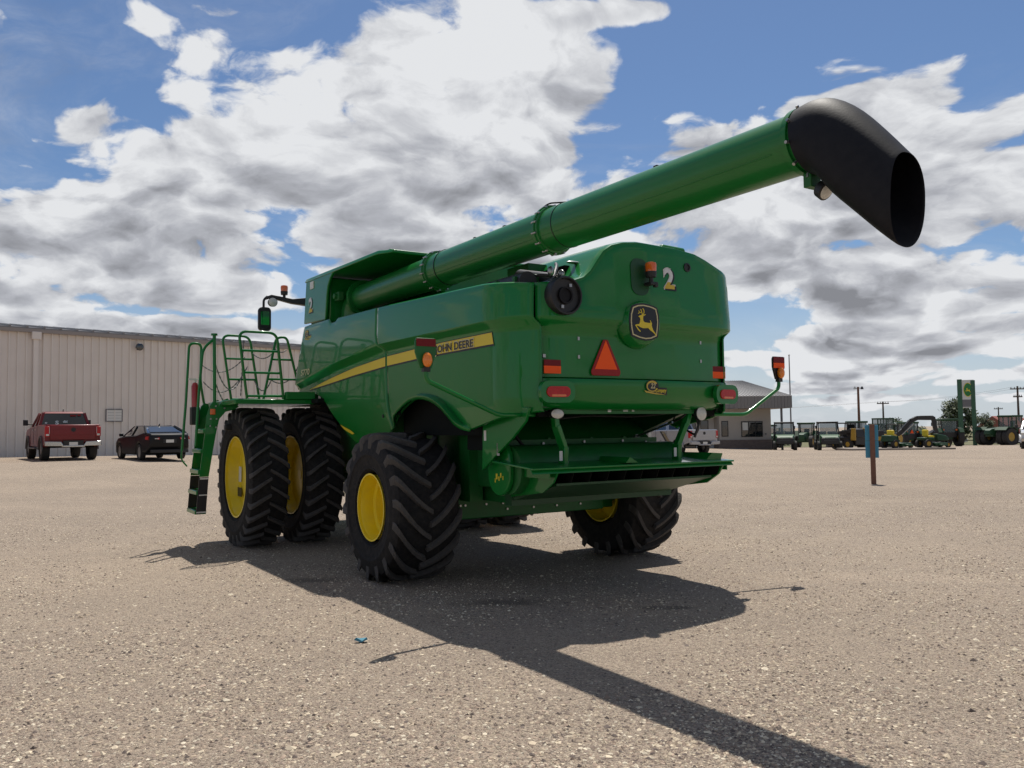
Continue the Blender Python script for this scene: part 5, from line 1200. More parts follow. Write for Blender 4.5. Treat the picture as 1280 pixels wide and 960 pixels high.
# large articulated tractor at the right
def big_tractor(loc, rz, label):
    t = empty('articulated_tractor', loc, rz, label, 'tractor')
    MB().loft([[(-0.5,0.6,1.2),(0.5,0.6,1.2),(0.5,0.6,2.1),(-0.5,0.6,2.1)],[(-0.5,3.2,1.2),(0.5,3.2,1.2),(0.42,3.2,1.9),(-0.42,3.2,1.9)],[(-0.4,3.6,1.25),(0.4,3.6,1.25),(0.34,3.55,1.7),(-0.34,3.55,1.7)]]).build('bonnet', M['mgreen'], t, bevel=0.06)
    MB().box((-0.5,-2.6,1.0),(0.5,3.2,1.35)).box((-0.7,-2.4,1.3),(0.7,-1.0,1.75)).build('chassis', M['mgreen'], t, bevel=0.03)
    MB().box((-0.85,-1.1,1.5),(0.85,0.6,2.05)).build('cab_base', M['mgreen'], t, bevel=0.03)
    MB().loft([[(-0.84,-1.1,2.0),(0.84,-1.1,2.0),(0.80,0.6,2.0),(-0.80,0.6,2.0)],[(-0.84,-1.05,3.2),(0.84,-1.05,3.2),(0.80,0.45,3.2),(-0.80,0.45,3.2)]]).build('cab_glass', M['clear'], t)
    fr = MB()
    for sx in (-1, 1):
        for y in (-1.08,-0.2,0.5): fr.bar((sx*0.83,y,2.0),(sx*0.83,y,3.2),0.09,0.09)
    fr.build('cab_frame', M['mgreen'], t)
    MB().box((-0.95,-1.2,3.2),(0.95,0.65,3.42)).build('cab_roof', M['mgreen'], t, bevel=0.06)
    MB().box((-0.3,-0.7,1.9),(0.3,-0.2,2.2)).box((-0.3,-0.75,2.1),(0.3,-0.62,2.8)).build('seat', M['black'], t)
    for sx in (-1, 1):
        for y in (-1.9, 2.1):
            small_wheel(t, sx*1.0, y, 0.98, 0.6, 0.50, M['myellow'], 32); small_wheel(t, sx*1.7, y, 0.98, 0.6, 0.50, M['myellow'], 32)
        MB().prism([(1.1,1.75),(1.5,2.1),(2.7,2.1),(3.1,1.75),(3.0,1.75),(2.6,2.02),(1.6,2.02),(1.2,1.75)], 'X', sx*0.6, sx*2.0).build('fender', M['mgreen'], t)
    return t
big_tractor((56.9, 96.5, gz(56.9,96.5)), R(112), 'large articulated green tractor with yellow wheel centres at the right, behind the white pickup')

# skid steer loader
t = empty('skid_steer', (26.2, 66.0, gz(26.2,66)), R(28), 'yellow and black skid steer loader right of the utility vehicles', 'skid steer')
MB().box((-0.55,-1.3,0.35),(0.55,0.9,0.95)).build('chassis', M['black'], t, bevel=0.04)
MB().loft([[(-0.5,-1.35,0.9),(0.5,-1.35,0.9),(0.5,-0.4,0.9),(-0.5,-0.4,0.9)],[(-0.45,-1.25,1.55),(0.45,-1.25,1.55),(0.45,-0.4,1.65),(-0.45,-0.4,1.65)]]).build('engine_cover', M['black'], t, bevel=0.05)
cg = MB()
for sx in (-1, 1): cg.bar((sx*0.45,-0.45,0.9),(sx*0.45,-0.45,2.0),0.08,0.08).bar((sx*0.45,0.6,0.9),(sx*0.45,0.5,2.0),0.08,0.08).bar((sx*0.45,0.6,1.4),(sx*0.45,-0.45,1.4),0.05,0.05)
cg.box((-0.52,-0.5,1.98),(0.52,0.6,2.08)).build('cab_frame', M['black'], t, bevel=0.02)
MB().box((-0.4,-0.42,0.95),(0.4,-0.38,1.95)).build('rear_screen', M['dark'], t)
MB().box((-0.25,-0.3,0.95),(0.25,0.1,1.15)).build('seat', M['black'], t)
for sx in (-1, 1):
    MB().prism([(-1.35,1.35),(-1.25,1.60),(0.8,1.25),(1.35,0.55),(1.25,0.45),(0.7,1.05)], 'X', sx*0.60, sx*0.72).build('lift_arm', M['black'], t, bevel=0.02)
    MB().prism([(-1.36,0.7),(-1.36,1.62),(-1.05,1.62),(-0.95,0.7)], 'X', sx*0.56, sx*0.74).build('arm_tower', M['myellow'], t, bevel=0.02)
    for y in (-0.75, 0.5): small_wheel(t, sx*0.72, y, 0.40, 0.28, 0.2, M['myellow'], 24)
MB().prism([(1.2,0.12),(1.95,0.10),(1.9,0.16),(1.35,0.2),(1.30,0.75),(1.22,0.75)], 'X', -0.85, 0.85).build('bucket', M['grey'], t)

# compact excavator with its arched boom
t = empty('mini_excavator', (27.1, 61.4, gz(27.1,61.4)), R(-86), 'compact yellow and black excavator with arched black boom, behind the blue sign post', 'excavator'); t.scale = (0.9,0.9,0.88)
for sx in (-1, 1):
    tr = [(-1.1,0.28),(-1.0,0.52),(-0.8,0.6),(0.8,0.6),(1.0,0.52),(1.1,0.28),(0.95,0.05),(-0.95,0.05)]
    MB().prism(tr, 'X', sx*0.55, sx*0.95).build('track', M['tyre'], t, bevel=0.05)
MB().box((-0.5,-0.6,0.3),(0.5,0.6,0.72)).build('undercarriage', M['black'], t)
MB().loft([[(-0.85,-1.2,0.72),(0.85,-1.2,0.72),(0.9,0.7,0.72),(-0.9,0.7,0.72)],[(-0.8,-1.15,1.3),(0.8,-1.15,1.3),(0.85,0.6,1.2),(-0.85,0.6,1.2)]]).build('upper_body', M['myellow'], t, bevel=0.06)
MB().box((-0.84,-1.22,1.0),(0.84,-0.4,1.55)).build('counterweight', M['black'], t, bevel=0.08)
MB().box((-0.76,-0.55,1.25),(0.1,0.75,2.48)).build('cab_glass', M['clear'], t)
fr = MB()
for x in (-0.77, 0.10):
    for y in (-0.55, 0.15, 0.76): fr.bar((x,y,1.2),(x,y,2.5),0.08,0.08)
fr.box((-0.82,-0.6,2.46),(0.16,0.82,2.58)).box((-0.80,-0.6,1.2),(-0.74,0.8,1.45)).build('cab_frame', M['mgreen'], t, bevel=0.01)
MB().box((-0.55,-0.4,1.3),(-0.1,0.0,1.5)).box((-0.55,-0.45,1.4),(-0.1,-0.35,2.0)).build('seat', M['black'], t)
bmm = MB()
bp_ = [(0.35,0.7,1.0),(0.35,1.35,1.55),(0.35,2.05,2.30),(0.35,2.6,2.55),(0.35,4.0,2.52)]
for a, b in zip(bp_, bp_[1:]): bmm.bar(a, b, 0.24, 0.34)
BM = bmm.build('boom', M['black'], t, bevel=0.03)
MB().bar((0.35,3.95,2.62),(0.35,4.25,0.75),0.22,0.30,(0,1,0)).build('dipper_arm', M['black'], t, bevel=0.03)
MB().prism([(4.0,0.85),(4.35,0.80),(4.45,0.45),(4.15,0.12),(3.75,0.22),(3.95,0.42)], 'X', 0.05, 0.65).build('bucket', M['black'], t, bevel=0.02)
MB().cyl((0.35,1.3,1.2),(0.35,2.3,2.1),0.06,n=12).build('boom_cylinder', M['steel'], BM)
MB().box((0.22,2.55,2.60),(0.225,3.4,2.68)).build('white_marking', M['decal_white'], BM)
MB().box((0.2,2.9,2.70),(0.5,3.9,2.73)).build('boom_top_plate', M['grey'], BM)
MB().prism([(1.0,0.05),(1.15,0.05),(1.2,0.45),(1.05,0.45)], 'X', -0.95, 0.95).build('dozer_blade', M['grey'], t)

# ride-on mowers on the slab
def mower(loc, rz, label, zero):
    t = empty('ride_on_mower', loc, rz, label, 'ride-on mower', 'ride-on mowers on the concrete slab')
    if zero:
        MB().loft([[(-0.45,-0.95,0.45),(0.45,-0.95,0.45),(0.45,-0.2,0.45),(-0.45,-0.2,0.45)],[(-0.38,-0.9,0.85),(0.38,-0.9,0.85),(0.38,-0.25,0.80),(-0.38,-0.25,0.80)]]).build('engine_cover', M['mgreen'], t, bevel=0.05)
        MB().tube(fillet([(-0.42,-0.3,0.5),(-0.42,-0.35,1.55),(0.42,-0.35,1.55),(0.42,-0.3,0.5)],0.12),0.035).build('roll_bar', M['black'], t)
    else:
        MB().loft([[(-0.32,0.15,0.45),(0.32,0.15,0.45),(0.32,0.15,0.92),(-0.32,0.15,0.92)],[(-0.30,0.85,0.45),(0.30,0.85,0.45),(0.24,0.85,0.80),(-0.24,0.85,0.80)],[(-0.22,1.1,0.5),(0.22,1.1,0.5),(0.16,1.05,0.68),(-0.16,1.05,0.68)]]).build('hood', M['mgreen'], t, bevel=0.05)
        MB().box((-0.4,-0.85,0.5),(0.4,-0.1,0.68)).build('fender_deck', M['mgreen'], t, bevel=0.05)
        MB().cyl((0,0.05,0.95),(0,-0.05,1.06),0.17,n=16).build('steering_wheel', M['black'], t)
    MB().box((-0.27,-0.45,0.66),(0.27,0.0,0.80)).box((-0.27,-0.55,0.75),(0.27,-0.42,1.18)).build('seat', M['stripe'], t, bevel=0.05)
    MB().box((-0.65,-0.25,0.14),(0.70,0.6,0.34)).box((0.65,-0.05,0.14),(0.95,0.45,0.26)).build('mower_deck', M['mgreen'], t, bevel=0.04)
    for sx in (-1, 1):
        small_wheel(t, sx*0.42, -0.62, 0.28, 0.24, 0.15, M['myellow'], 20); small_wheel(t, sx*0.38, 0.85, 0.19, 0.16, 0.1, M['myellow'], 18)
    return t
mower((25.0, 54.9, gz(25,54.9)+0.11), R(-65), 'ride-on mower with roll bar in front of the excavator boom, left of the other mower', True)
mower((27.35, 54.9, gz(27.3,54.9)+0.11), R(-80), 'green ride-on mower with yellow seat at the right end of the concrete slab', False)
mb = MB().box((21.6,53.6,gz(24,53.2)-0.2),(28.2,56.4,gz(24,53.2)+0.10)); tag(mb.build('concrete_slab', M['polewood'] if False else mat('dusty_concrete', (0.24,0.205,0.175), 0.9, var=0.2, vscale=2), bevel=0.02), kind='structure')

# ------------------------------------------------------------------ buildings
# ribbed metal warehouse on the left
M['clad'] = mat('beige_metal_cladding', (0.78, 0.73, 0.67), 0.5, var=0.04, vscale=0.5, dust=((0.66,0.60,0.54),0.3), rvar=0.08)
M['clad_trim'] = mat('taupe_trim', (0.30,0.27,0.25), 0.5, var=0.05)
M['roof_metal'] = mat('grey_roof_metal', (0.22,0.215,0.215), 0.45, metal=0.2, var=0.06)
WA = Vector((-46.0, 21.8, 0)); WD = Vector((0.7015, 0.7127, 0)).normalized()
wz = math.atan2(WD.y, WD.x)
wh = empty('metal_warehouse', (WA.x, WA.y, 0), wz, 'long beige warehouse of ribbed metal cladding with dark eaves', 'warehouse')
WLEN = 60.0; WT = 7.05
pr = []; x = 0.0
while x < WLEN:     # ribbed profile, seen from above, front at negative y
    pr += [(x,0.0),(x+0.27,0.0),(x+0.295,-0.10),(x+0.345,-0.10),(x+0.37,0.0)]; x += 0.40
pr.append((WLEN, 0.0))
mb = MB(); mb.grid([[(px, py, z) for px, py in pr] for z in (-0.3, WT)])
mb.build('cladding', M['clad'], wh, angle=20, fix=False)
MB().box((0,0.05,-0.3),(WLEN,18,WT)).build('wall', M['clad'], wh)
mb = MB().loft([[(-0.3,-0.20,WT-0.02),(-0.3,-0.20,WT+0.06),(-0.3,9.0,WT+1.2),(-0.3,18.2,WT+0.06),(-0.3,18.2,WT-0.02)],[(WLEN+0.3,-0.20,WT-0.02),(WLEN+0.3,-0.20,WT+0.06),(WLEN+0.3,9.0,WT+1.2),(WLEN+0.3,18.2,WT+0.06),(WLEN+0.3,18.2,WT-0.02)]])
ROOF = mb.build('roof', M['roof_metal'], wh)
rb_ = MB(); x = 0.3
while x < WLEN: rb_.bar((x,-0.22,WT+0.085),(x,9.0,WT+1.225),0.10,0.07); x += 0.8
rb_.build('roof_rib', M['roof_metal'], ROOF)
MB().box((-0.3,-0.26,WT-0.20),(WLEN+0.3,-0.05,WT-0.02)).build('eaves_trim', M['clad_trim'], wh)
MB().box((-0.1,-0.07,-0.3),(WLEN,0.0,0.26)).build('base_trim', M['clad_trim'], wh)
dp = (Vector((-24.4,43.1,0))-WA).dot(WD)
MB().box((dp-0.12,-0.18,0.2),(dp+0.12,-0.05,WT-0.22)).box((dp-0.22,-0.28,WT-0.55),(dp+0.22,-0.05,WT-0.15)).build('downpipe', M['clad'], wh, bevel=0.02)
mb = MB()
for q in (0.15, 2.0): mb.box((dp-0.2,-0.22,q+0.3),(dp+0.2,-0.04,q+0.36))
fl_ = (Vector((-20.75,46.8,0))-WA).dot(WD)
def onwall(s, out=0.0): return WA + WD*s + Vector((WD.y, -WD.x, 0))*out
p = onwall(fl_, 0)
t = empty('wall_floodlight', (p.x, p.y, 6.42), wz, 'round black floodlight mounted high on the warehouse wall', 'floodlight')
MB().lathe([(-0.03,0.10),(-0.25,0.16),(-0.36,0.21),(-0.38,0.19)], 20, (0,0,0), 'Y').build('lamp_housing', M['black'], t)
MB().lathe([(-0.381,0.19),(-0.40,0.10),(-0.40,0.0)], 20, (0,0,0), 'Y').build('lamp_glass', M['glass'], t)
MB().box((-0.05,-0.12,-0.16),(0.05,0.0,0.16)).build('bracket', M['black'], t)
p = onwall((Vector((-21.7,46.0,0))-WA).dot(WD), 0.05)
t = empty('notice_board', (p.x, p.y, 2.58), wz, 'white ruled notice board in a dark frame on the warehouse wall', 'sign')
MB().box((-0.42,-0.03,-0.32),(0.42,0.0,0.32)).build('board', M['decal_white'], t)
fr = MB()
for a, b in (((-0.45,-0.05,-0.35),(0.45,0.0,-0.30)),((-0.45,-0.05,0.30),(0.45,0.0,0.35)),((-0.45,-0.05,-0.30),(-0.40,0.0,0.30)),((0.40,-0.05,-0.30),(0.45,0.0,0.30))): fr.box(a, b)
fr.build('frame', M['grey'], t)
mb = MB()
for z in (-0.15,0.0,0.15): mb.box((-0.39,-0.034,z-0.006),(0.39,-0.031,z+0.006))
mb.build('ruled_line', M['grey'], t)

# office with the standing-seam roof
M['stucco'] = mat('beige_wall', (0.44,0.40,0.35), 0.85, var=0.05, vscale=1.5, bump=0.15, bscale=30)
M['stucco2'] = mat('pale_wall', (0.60,0.57,0.53), 0.85, var=0.05)
def brick_mat():
    m, nt, b = new_mat('brown_brick'); tc = nt.nodes.new('ShaderNodeTexCoord'); mp = nt.nodes.new('ShaderNodeMapping'); mp.inputs['Rotation'].default_value = (R(90),0,0)
    br = nt.nodes.new('ShaderNodeTexBrick'); br.inputs['Scale'].default_value = 2.6; br.inputs['Color1'].default_value = (0.20,0.15,0.125,1); br.inputs['Color2'].default_value = (0.15,0.115,0.10,1); br.inputs['Mortar'].default_value = (0.2,0.18,0.16,1); br.inputs['Mortar Size'].default_value = 0.012
    nt.links.new(tc.outputs['Object'], mp.inputs[0]); nt.links.new(mp.outputs[0], br.inputs['Vector']); nt.links.new(br.outputs['Color'], b.inputs['Base Color']); b.inputs['Roughness'].default_value = 0.9
    return m
M['brick'] = brick_mat()
of = empty('office_building', (17.1, 62.0, -0.12), 0, 'low office with beige walls, brown brick base and a grey seamed metal roof', 'office')
MB().box((-1.85,0,0.66),(1.95,9,3.05)).build('wall', M['stucco'], of)
MB().box((-1.90,-0.06,-0.3),(2.0,9.05,0.66)).build('brick_base', M['brick'], of)
MB().box((-1.93,-0.09,0.66),(2.03,9.0,0.73)).build('brick_sill', M['concrete'], of)
MB().box((-14.0,1.6,-0.3),(-1.86,9,3.3)).build('pale_wing', M['stucco2'], of)
MB().box((-14.0,0.6,2.35),(-1.86,1.6,2.47)).build('wing_canopy', M['clad_trim'], of)
def owin(name, x0, x1, z0, z1, y=0.0, n=1, blind=False):
    w_ = MB()
    for a, b in (((x0-.05,y-0.03,z0-.05),(x1+.05,y+0.01,z0)),((x0-.05,y-0.03,z1),(x1+.05,y+0.01,z1+.05)),((x0-.05,y-0.03,z0),(x0,y+0.01,z1)),((x1,y-0.03,z0),(x1+.05,y+0.01,z1))): w_.box(a, b)
    for k in range(1, n): xx = x0+(x1-x0)*k/n; w_.box((xx-0.03,y-0.03,z0),(xx+0.03,y+0.01,z1))
    W_ = w_.build(name, M['black'], of)
    MB().box((x0,y-0.012,z0),(x1,y-0.006,z1)).build('pane', M['glass'], W_)
    if blind: MB().box((x0+0.05,y-0.02,z0+0.45),(x0+(x1-x0)/n-0.05,y-0.014,z1-0.05)).build('paper_notice', M['decal_white'], W_)
owin('window', -1.66, -1.26, 0.97, 2.02, 0.0)
owin('window', -0.20, 1.28, 0.92, 1.98, 0.0, 3, True)
owin('window', -2.85, -2.35, 0.8, 2.1, 1.6)
owin('window', -6.2, -4.6, 0.8, 2.1, 1.6, 2)
owin('glass_door', -4.2, -3.3, 0.0, 2.15, 1.6)
MB().box((1.50,-0.06,1.02),(1.58,0.0,1.14)).build('wall_socket', M['grey'], of)
# roof: deep ribbed fascia, sloping planes above
e0, e1 = 2.95, 3.82
A_ = (-0.85,-1.55); B2 = (3.0,-1.55); C_ = (3.0,9.5); D_ = (-14,9.5); F_ = (-14,0.4); G_ = (-2.6,0.3)
rm_ = MB(); foot = [A_, B2, C_, D_, F_, G_]
ridge = [(-1.5,3.4,5.2),(0.8,3.4,5.2),(0.8,5.5,5.2),(-12,5.5,5.2),(-12,3.4,5.2),(-2.4,3.4,5.2)]
rm_.loft([[(x, y, e0) for x, y in foot],[(x, y, e1) for x, y in foot], ridge])
RF = rm_.build('roof', M['roof_metal'], of, angle=20)
sm = MB()
for k in range(17):
    x = A_[0] + (B2[0]-A_[0])*k/16; sm.box((x-0.02,-1.60,e0),(x+0.02,-1.55,e1+0.01)); t_ = k/16
    sm.bar((x,-1.55,e1+0.015),(ridge[0][0]+(ridge[1][0]-ridge[0][0])*t_,3.4,5.215),0.04,0.04)
for k in range(8):
    t_ = k/7; x = A_[0]+(G_[0]-A_[0])*t_; y = A_[1]+(G_[1]-A_[1])*t_; sm.box((x-0.035,y-0.035,e0),(x+0.005,y+0.0,e1))
sm.build('roof_seam', M['roof_metal'], RF)
MB().bar((A_[0],A_[1],e1+0.01),(B2[0],B2[1],e1+0.01),0.05,0.05).bar((A_[0],A_[1],e1+0.01),(G_[0],G_[1],e1+0.01),0.05,0.05).build('eaves_edge', M['white'], RF)
MB().box((-1.2,-1.4,e0-0.02),(2.9,9.0,e0-0.006)).build('soffit', M['clad_trim'], RF)
MB().box((2.35,-1.1,-0.3),(2.48,-0.97,e0)).build('canopy_post', M['grey'], of)

# parking bay marking
M['bluepaint'] = mat('blue_road_paint', (0.10,0.26,0.42), 0.7, var=0.15)
mb = MB().grid([[(15.6,60.2,gz(16,60)+0.008),(16.9,60.2,gz(16,60)+0.008)],[(15.6,60.75,gz(16,60)+0.008),(16.9,60.75,gz(16,60)+0.008)]]); tag(mb.build('parking_marking', M['bluepaint'], fix=False), kind='structure')

# ------------------------------------------------------------------ posts, poles, pylon
t = empty('sign_post', (9.66, 22.62, 0), R(-20), 'brown wooden post with light blue sign panels seen edge on and from behind', 'sign')
MB().box((-0.062,-0.062,-0.2),(0.062,0.062,1.60)).build('post', M['wood'], t, bevel=0.008)
MB().box((-0.175,0.066,0.70),(0.155,0.078,1.15)).build('panel', M['blue'], t, bevel=0.01)
MB().box((-0.175,0.066,1.16),(0.155,0.078,1.58)).build('panel', M['blue'], t, bevel=0.01)
t = empty('flagpole', (24.9, 75.2, gz(24.9,75)-0.1), 0, 'tall slim grey flagpole standing behind the office eaves', 'flagpole')
MB().cyl((0,0,0),(0,0,8.45),0.075,0.045,n=12).build('shaft', M['grey'], t); MB().ellipsoid((0,0,8.5),0.08,0.08,0.08).build('finial', M['steel'], t)
t = empty('light_pole', (47.4, 115.0, gz(47,115)-0.1), 0, 'brown wooden light pole with two lamp heads above the machines', 'light pole')
MB().cyl((0,0,0),(0,0,8.2),0.20,0.14,n=12).build('shaft', M['wood'], t)
MB().bar((-0.35,0,8.0),(0.55,0,8.05),0.08,0.08).build('arm', M['grey'], t)
for x, c in ((0.55,M['black']),(-0.45,M['lamp'])): MB().lathe([(-0.22,0.2),(0.0,0.16),(0.15,0.08)],14,(x,0,8.1),'Z').build('lamp_head', c, t)
def upole(loc, h, label, arms):
    t = empty('utility_pole', (loc[0], loc[1], gz(*loc)-0.3), 0, label, 'utility pole', 'utility poles along the far road')
    MB().cyl((0,0,0),(0,0,h),0.22,0.15,n=10).build('shaft', M['polewood'], t)
    for z, w_ in arms:
        c = MB().box((-w_,-0.08,z-0.1),(w_,0.08,z+0.1)).build('crossarm', M['polewood'], t)
        mb = MB()
        for x in (-w_+0.15, -w_*0.4, w_*0.4, w_-0.15): mb.cyl((x,0,z+0.1),(x,0,z+0.35),0.06,n=6)
        mb.build('insulator', M['grey'], c)
    return t
upole((75,170), 9.0, 'grey utility pole with one crossarm, above the compact excavator', ((8.6,1.2),))
upole((90.3,150), 10.5, 'tallest utility pole at the right edge, with two crossarms', ((10.0,1.3),(8.6,0.8)))
upole((133,230), 10.0, 'faint distant utility pole above the red roofed barn', ((9.5,1.2),))
def wire(a, b, sag): 
    a = Vector(a); b = Vector(b); return [a.lerp(b, k/16)+Vector((0,0,-sag*4*(k/16)*(1-k/16))) for k in range(17)]
zz = gz(75,170)-0.3
mb = MB()
for dx in (-1.05, 1.05):
    mb.tube(wire((75+dx,170,zz+8.95),(-40+dx,196,4.2),1.2),0.016,5); mb.tube(wire((75+dx,170,zz+8.95),(90.3+dx,150,gz(90,150)+10.0),0.5),0.016,5); mb.tube(wire((90.3+dx,150,gz(90,150)+10.0),(140+dx,96,gz(140,96)+10.0),1.0),0.016,5)
tag(mb.build('power_line', M['grey']), 'thin dark overhead wires strung between the utility poles', 'power line')
upole((-40,196), 8.8, 'far utility pole behind the harvester at the end of the wires', ((8.4,1.2),))

# dealer pylon
t = empty('sign_pylon', (53.2, 98.3, gz(53.2,98.3)), R(-30), 'tall dealer sign pylon on two green posts with a grey deer panel', 'sign')
PG = mat('dark_green_pylon', (0.03,0.10,0.055), 0.5)
MB().box((-0.95,-0.25,0),(-0.45,0.25,7.75)).build('post', PG, t, bevel=0.03)
MB().box((0.45,-0.25,0),(0.90,0.25,7.6)).build('post', PG, t, bevel=0.03)
PN = MB().box((-0.45,-0.20,4.4),(0.78,0.20,7.65)).build('sign_panel', mat('pale_sign_grey', (0.62,0.64,0.62), 0.5), t)
MB().box((-0.45,-0.215,4.5),(0.75,-0.205,5.35)).build('lower_panel', M['grey'], PN)
fr_ = frame((0.15,-0.23,6.5), (1,0,0), (0,0,1))
el_ = MB(); el_.add([(0.46*math.cos(2*PI*k/28), 0.82*math.sin(2*PI*k/28), 0.0) for k in range(28)], [tuple(range(28))])
EM = decal('deer_emblem', el_, M['green'], PN, fr_)
dm2 = MB(); dm2.add([(E_(u, v)[0]*2.1, E_(u, v)[1]*2.6, 0.01) for u, v in deer], [tuple(range(len(deer)))]); decal('deer', dm2, M['stripe'], EM, fr_)
el2 = MB(); n_ = 28
el2.add([(0.46*math.cos(2*PI*k/n_), 0.82*math.sin(2*PI*k/n_), 0.006) for k in range(n_)]+[(0.41*math.cos(2*PI*k/n_), 0.76*math.sin(2*PI*k/n_), 0.006) for k in range(n_)], [(k,(k+1) % n_,n_+(k+1) % n_,n_+k) for k in range(n_)])
decal('emblem_rim', el2, M['stripe'], EM, fr_)

# far barn with a red roof
t = empty('far_barn', (88.5, 150, gz(88,150)), R(25), 'far tan barn with a red roof at the right, behind the articulated tractor', 'barn')
MB().box((-3.5,-3,-0.5),(3.5,4,2.6)).build('wall', mat('barn_tan', (0.28,0.22,0.17), 0.8), t)
MB().prism([(-3.4,2.5),(0.5,4.9),(4.4,2.5)], 'X', -3.8, 3.8).build('roof', mat('barn_red_roof', (0.28,0.085,0.06), 0.6), t)
MB().box((-0.8,-3.05,-0.3),(0.8,-2.98,1.9)).build('door', M['grey'], t)
# grey rail fence and parked things beyond the yard
t = empty('rail_fence', (0,0,0), 0, 'dark rail fence along the far side of the dry grass', 'fence')
mb = MB(); pm = MB(); xx = 44.0
while xx < 96: pm.box((xx-0.06,116.9,gz(xx,117)-0.2),(xx+0.06,117.1,gz(xx,117)+1.15)); xx += 2.6
mb.box((44,116.96,gz(60,117)+0.55),(96,117.04,gz(60,117)+0.68)); mb.box((44,116.96,gz(60,117)+1.0),(96,117.04,gz(60,117)+1.14))
mb.build('rail', M['polewood'], t); pm.build('post', M['polewood'], t)
for (x, y, c, lab) in ((66.5,128,'white','white car parked beyond the fence, under the tree'),(74.5,130,'black','dark car parked beyond the fence, right of the sign pylon'),(80,131,'silver','silver car parked beyond the fence, left of the red roofed barn')):
    t = empty('distant_car', (x, y, gz(x,y)), R(88), lab, 'car')
    MB().prism([(-2.2,0.35),(-2.25,0.85),(-1.3,0.95),(1.0,0.95),(2.15,0.75),(2.2,0.35)], 'X', -0.88, 0.88).build('body', PAINT[c], t, bevel=0.08)
    MB().loft([[(-0.8,-1.9,0.93),(0.8,-1.9,0.93),(0.8,1.1,0.93),(-0.8,1.1,0.93)],[(-0.62,-1.4,1.5),(0.62,-1.4,1.5),(0.6,0.2,1.5),(-0.6,0.2,1.5)]]).build('cabin', M['glass'], t, bevel=0.05)
    for sx in (-1,1):
        for yy in (-1.35,1.35): small_wheel(t, sx*0.8, yy, 0.33, 0.2, 0.2, M['alloy'], 16)

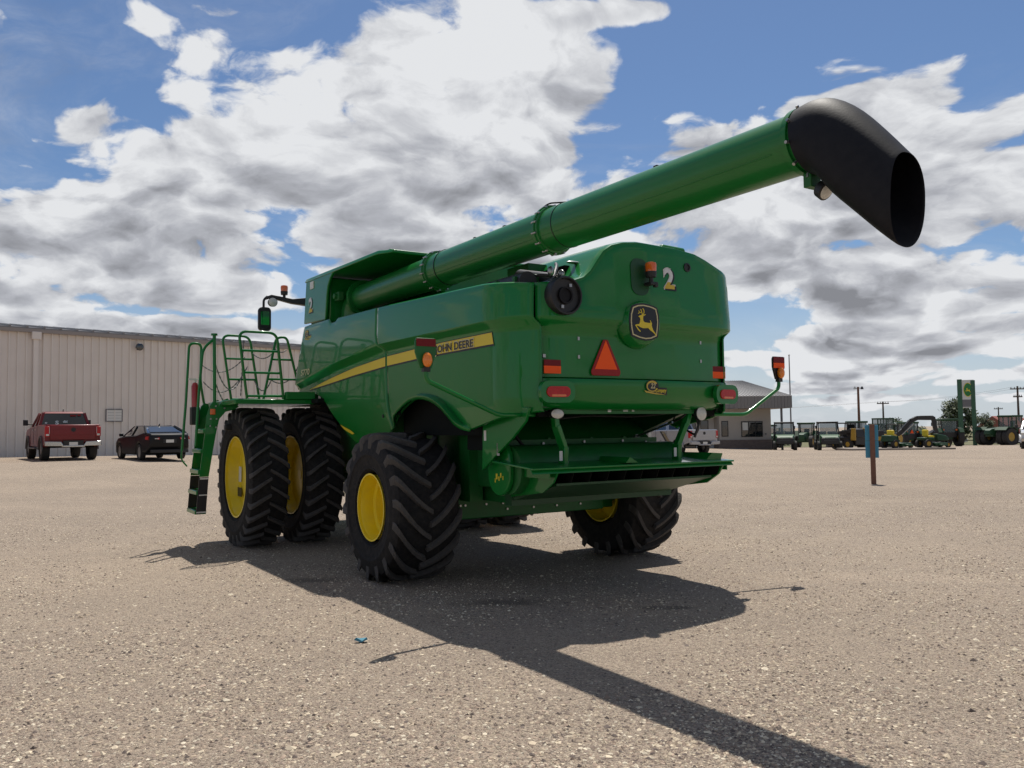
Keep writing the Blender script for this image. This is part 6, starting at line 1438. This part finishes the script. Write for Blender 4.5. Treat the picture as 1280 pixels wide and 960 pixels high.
# trees: tapered trunk with limbs, crown of many small leaf faces in uneven clumps
leafm, nt_, b_ = new_mat('tree_leaves'); b_.inputs['Roughness'].default_value = 0.6
tc_ = nt_.nodes.new('ShaderNodeTexCoord'); nz_ = nt_.nodes.new('ShaderNodeTexNoise'); nz_.inputs['Scale'].default_value = 1.4; nz_.inputs['Detail'].default_value = 5
mx_ = nt_.nodes.new('ShaderNodeMix'); mx_.data_type = 'RGBA'; mx_.inputs['A'].default_value = (0.028,0.052,0.018,1); mx_.inputs['B'].default_value = (0.10,0.125,0.045,1)
nt_.links.new(tc_.outputs['Object'], nz_.inputs['Vector']); nt_.links.new(nz_.outputs['Fac'], mx_.inputs['Factor']); nt_.links.new(mx_.outputs['Result'], b_.inputs['Base Color'])
bark = mat('tree_bark', (0.07,0.055,0.042), 0.9, var=0.3)
def tree(name, x, y, h, rad, label, cat, clumps, seed, zlow=0.28, leaves=1500):
    rnd = random.Random(seed)
    t = empty(name, (x, y, gz(x, y)-0.1), 0, label, cat, 'trees and bushes beyond the yard')
    tr = MB().tube([(0,0,0),(0.05*h*.2,0,h*0.2),(0,0.02*h,h*0.45),(0.02*h,0,h*0.75)], [0.05*h*0.8,0.035*h,0.022*h,0.008*h], 8)
    cl_ = []
    for k in range(clumps):
        a = rnd.random()*2*PI; zz_ = zlow+(0.93-zlow)*rnd.random(); rr = rad*(0.25+0.62*rnd.random())*math.sin(PI*(0.18+0.74*(zz_-zlow)/(0.95-zlow)))
        c = Vector((math.cos(a)*rr, math.sin(a)*rr, zz_*h)); s_ = rad*(0.20+0.20*rnd.random()); cl_.append((c, s_))
        tr.tube([(0,0,h*max(0.15,zz_-0.25)), tuple(c*0.6+Vector((0,0,zz_*h*0.35))), tuple(c)], [0.014*h,0.008*h,0.003*h], 5)
    tr.build('trunk', bark, t)
    cr_ = MB()
    for i in range(leaves):
        c, s_ = cl_[i % len(cl_)]
        d = Vector((rnd.gauss(0,1), rnd.gauss(0,1), rnd.gauss(0,0.8))).normalized()*s_*(0.35+0.75*rnd.random()**0.5)
        p = c+d; q = 0.05*rad+0.055*rad*rnd.random(); u = Vector((rnd.gauss(0,1), rnd.gauss(0,1), rnd.gauss(0,1))).normalized(); v_ = u.orthogonal().normalized()
        cr_.add([p+u*q, p+v_*q*0.6, p-u*q*0.9, p-v_*q*0.55+u*q*0.2], [(0,1,2,3)])
    cr_.build('crown', leafm, t, angle=0, fix=False)
    return t
tree('leafy_tree', 61.2, 115.5, 6.3, 3.0, 'largest green tree, standing behind the sign pylon', 'tree', 40, 3, leaves=4200)
tree('leafy_tree', 66.2, 117.5, 4.6, 1.5, 'smaller green tree just right of the sign pylon', 'tree', 18, 8, leaves=1600)
tree('round_bush', 63.8, 140.0, 4.0, 3.2, 'rounded green bush behind the boom of the excavator', 'bush', 16, 5, 0.12, 1400)
tree('round_bush', 70.0, 146.0, 3.4, 2.6, 'low green bush left of the largest tree', 'bush', 12, 6, 0.12, 1000)
tree('round_bush', 48.0, 150.0, 3.2, 2.4, 'far green bush between the flagpole and the second utility vehicle', 'bush', 12, 9, 0.12, 900)
tree('round_bush', 88.5, 138.0, 3.6, 2.2, 'green bush at the right edge beside the tallest utility pole', 'bush', 12, 12, 0.12, 900)

# scrap of blue plastic lying on the gravel
mb = MB().loft([[(x*0.05+0.01*y, y*0.03, 0.004+0.02*abs(x)) for x, y in ((-1,-0.6),(0.2,-1),(1,-0.3),(0.7,0.8),(-0.5,0.9))],[(x*0.04, y*0.025, 0.012+0.03*abs(x)) for x, y in ((-1,-0.6),(0.2,-1),(1,-0.3),(0.7,0.8),(-0.5,0.9))]])
tag(mb.build('plastic_scrap', mat('blue_plastic', (0.06,0.22,0.30), 0.5), loc=(-1.17,6.5,0.0)), 'small scrap of light blue plastic lying on the gravel', 'litter')
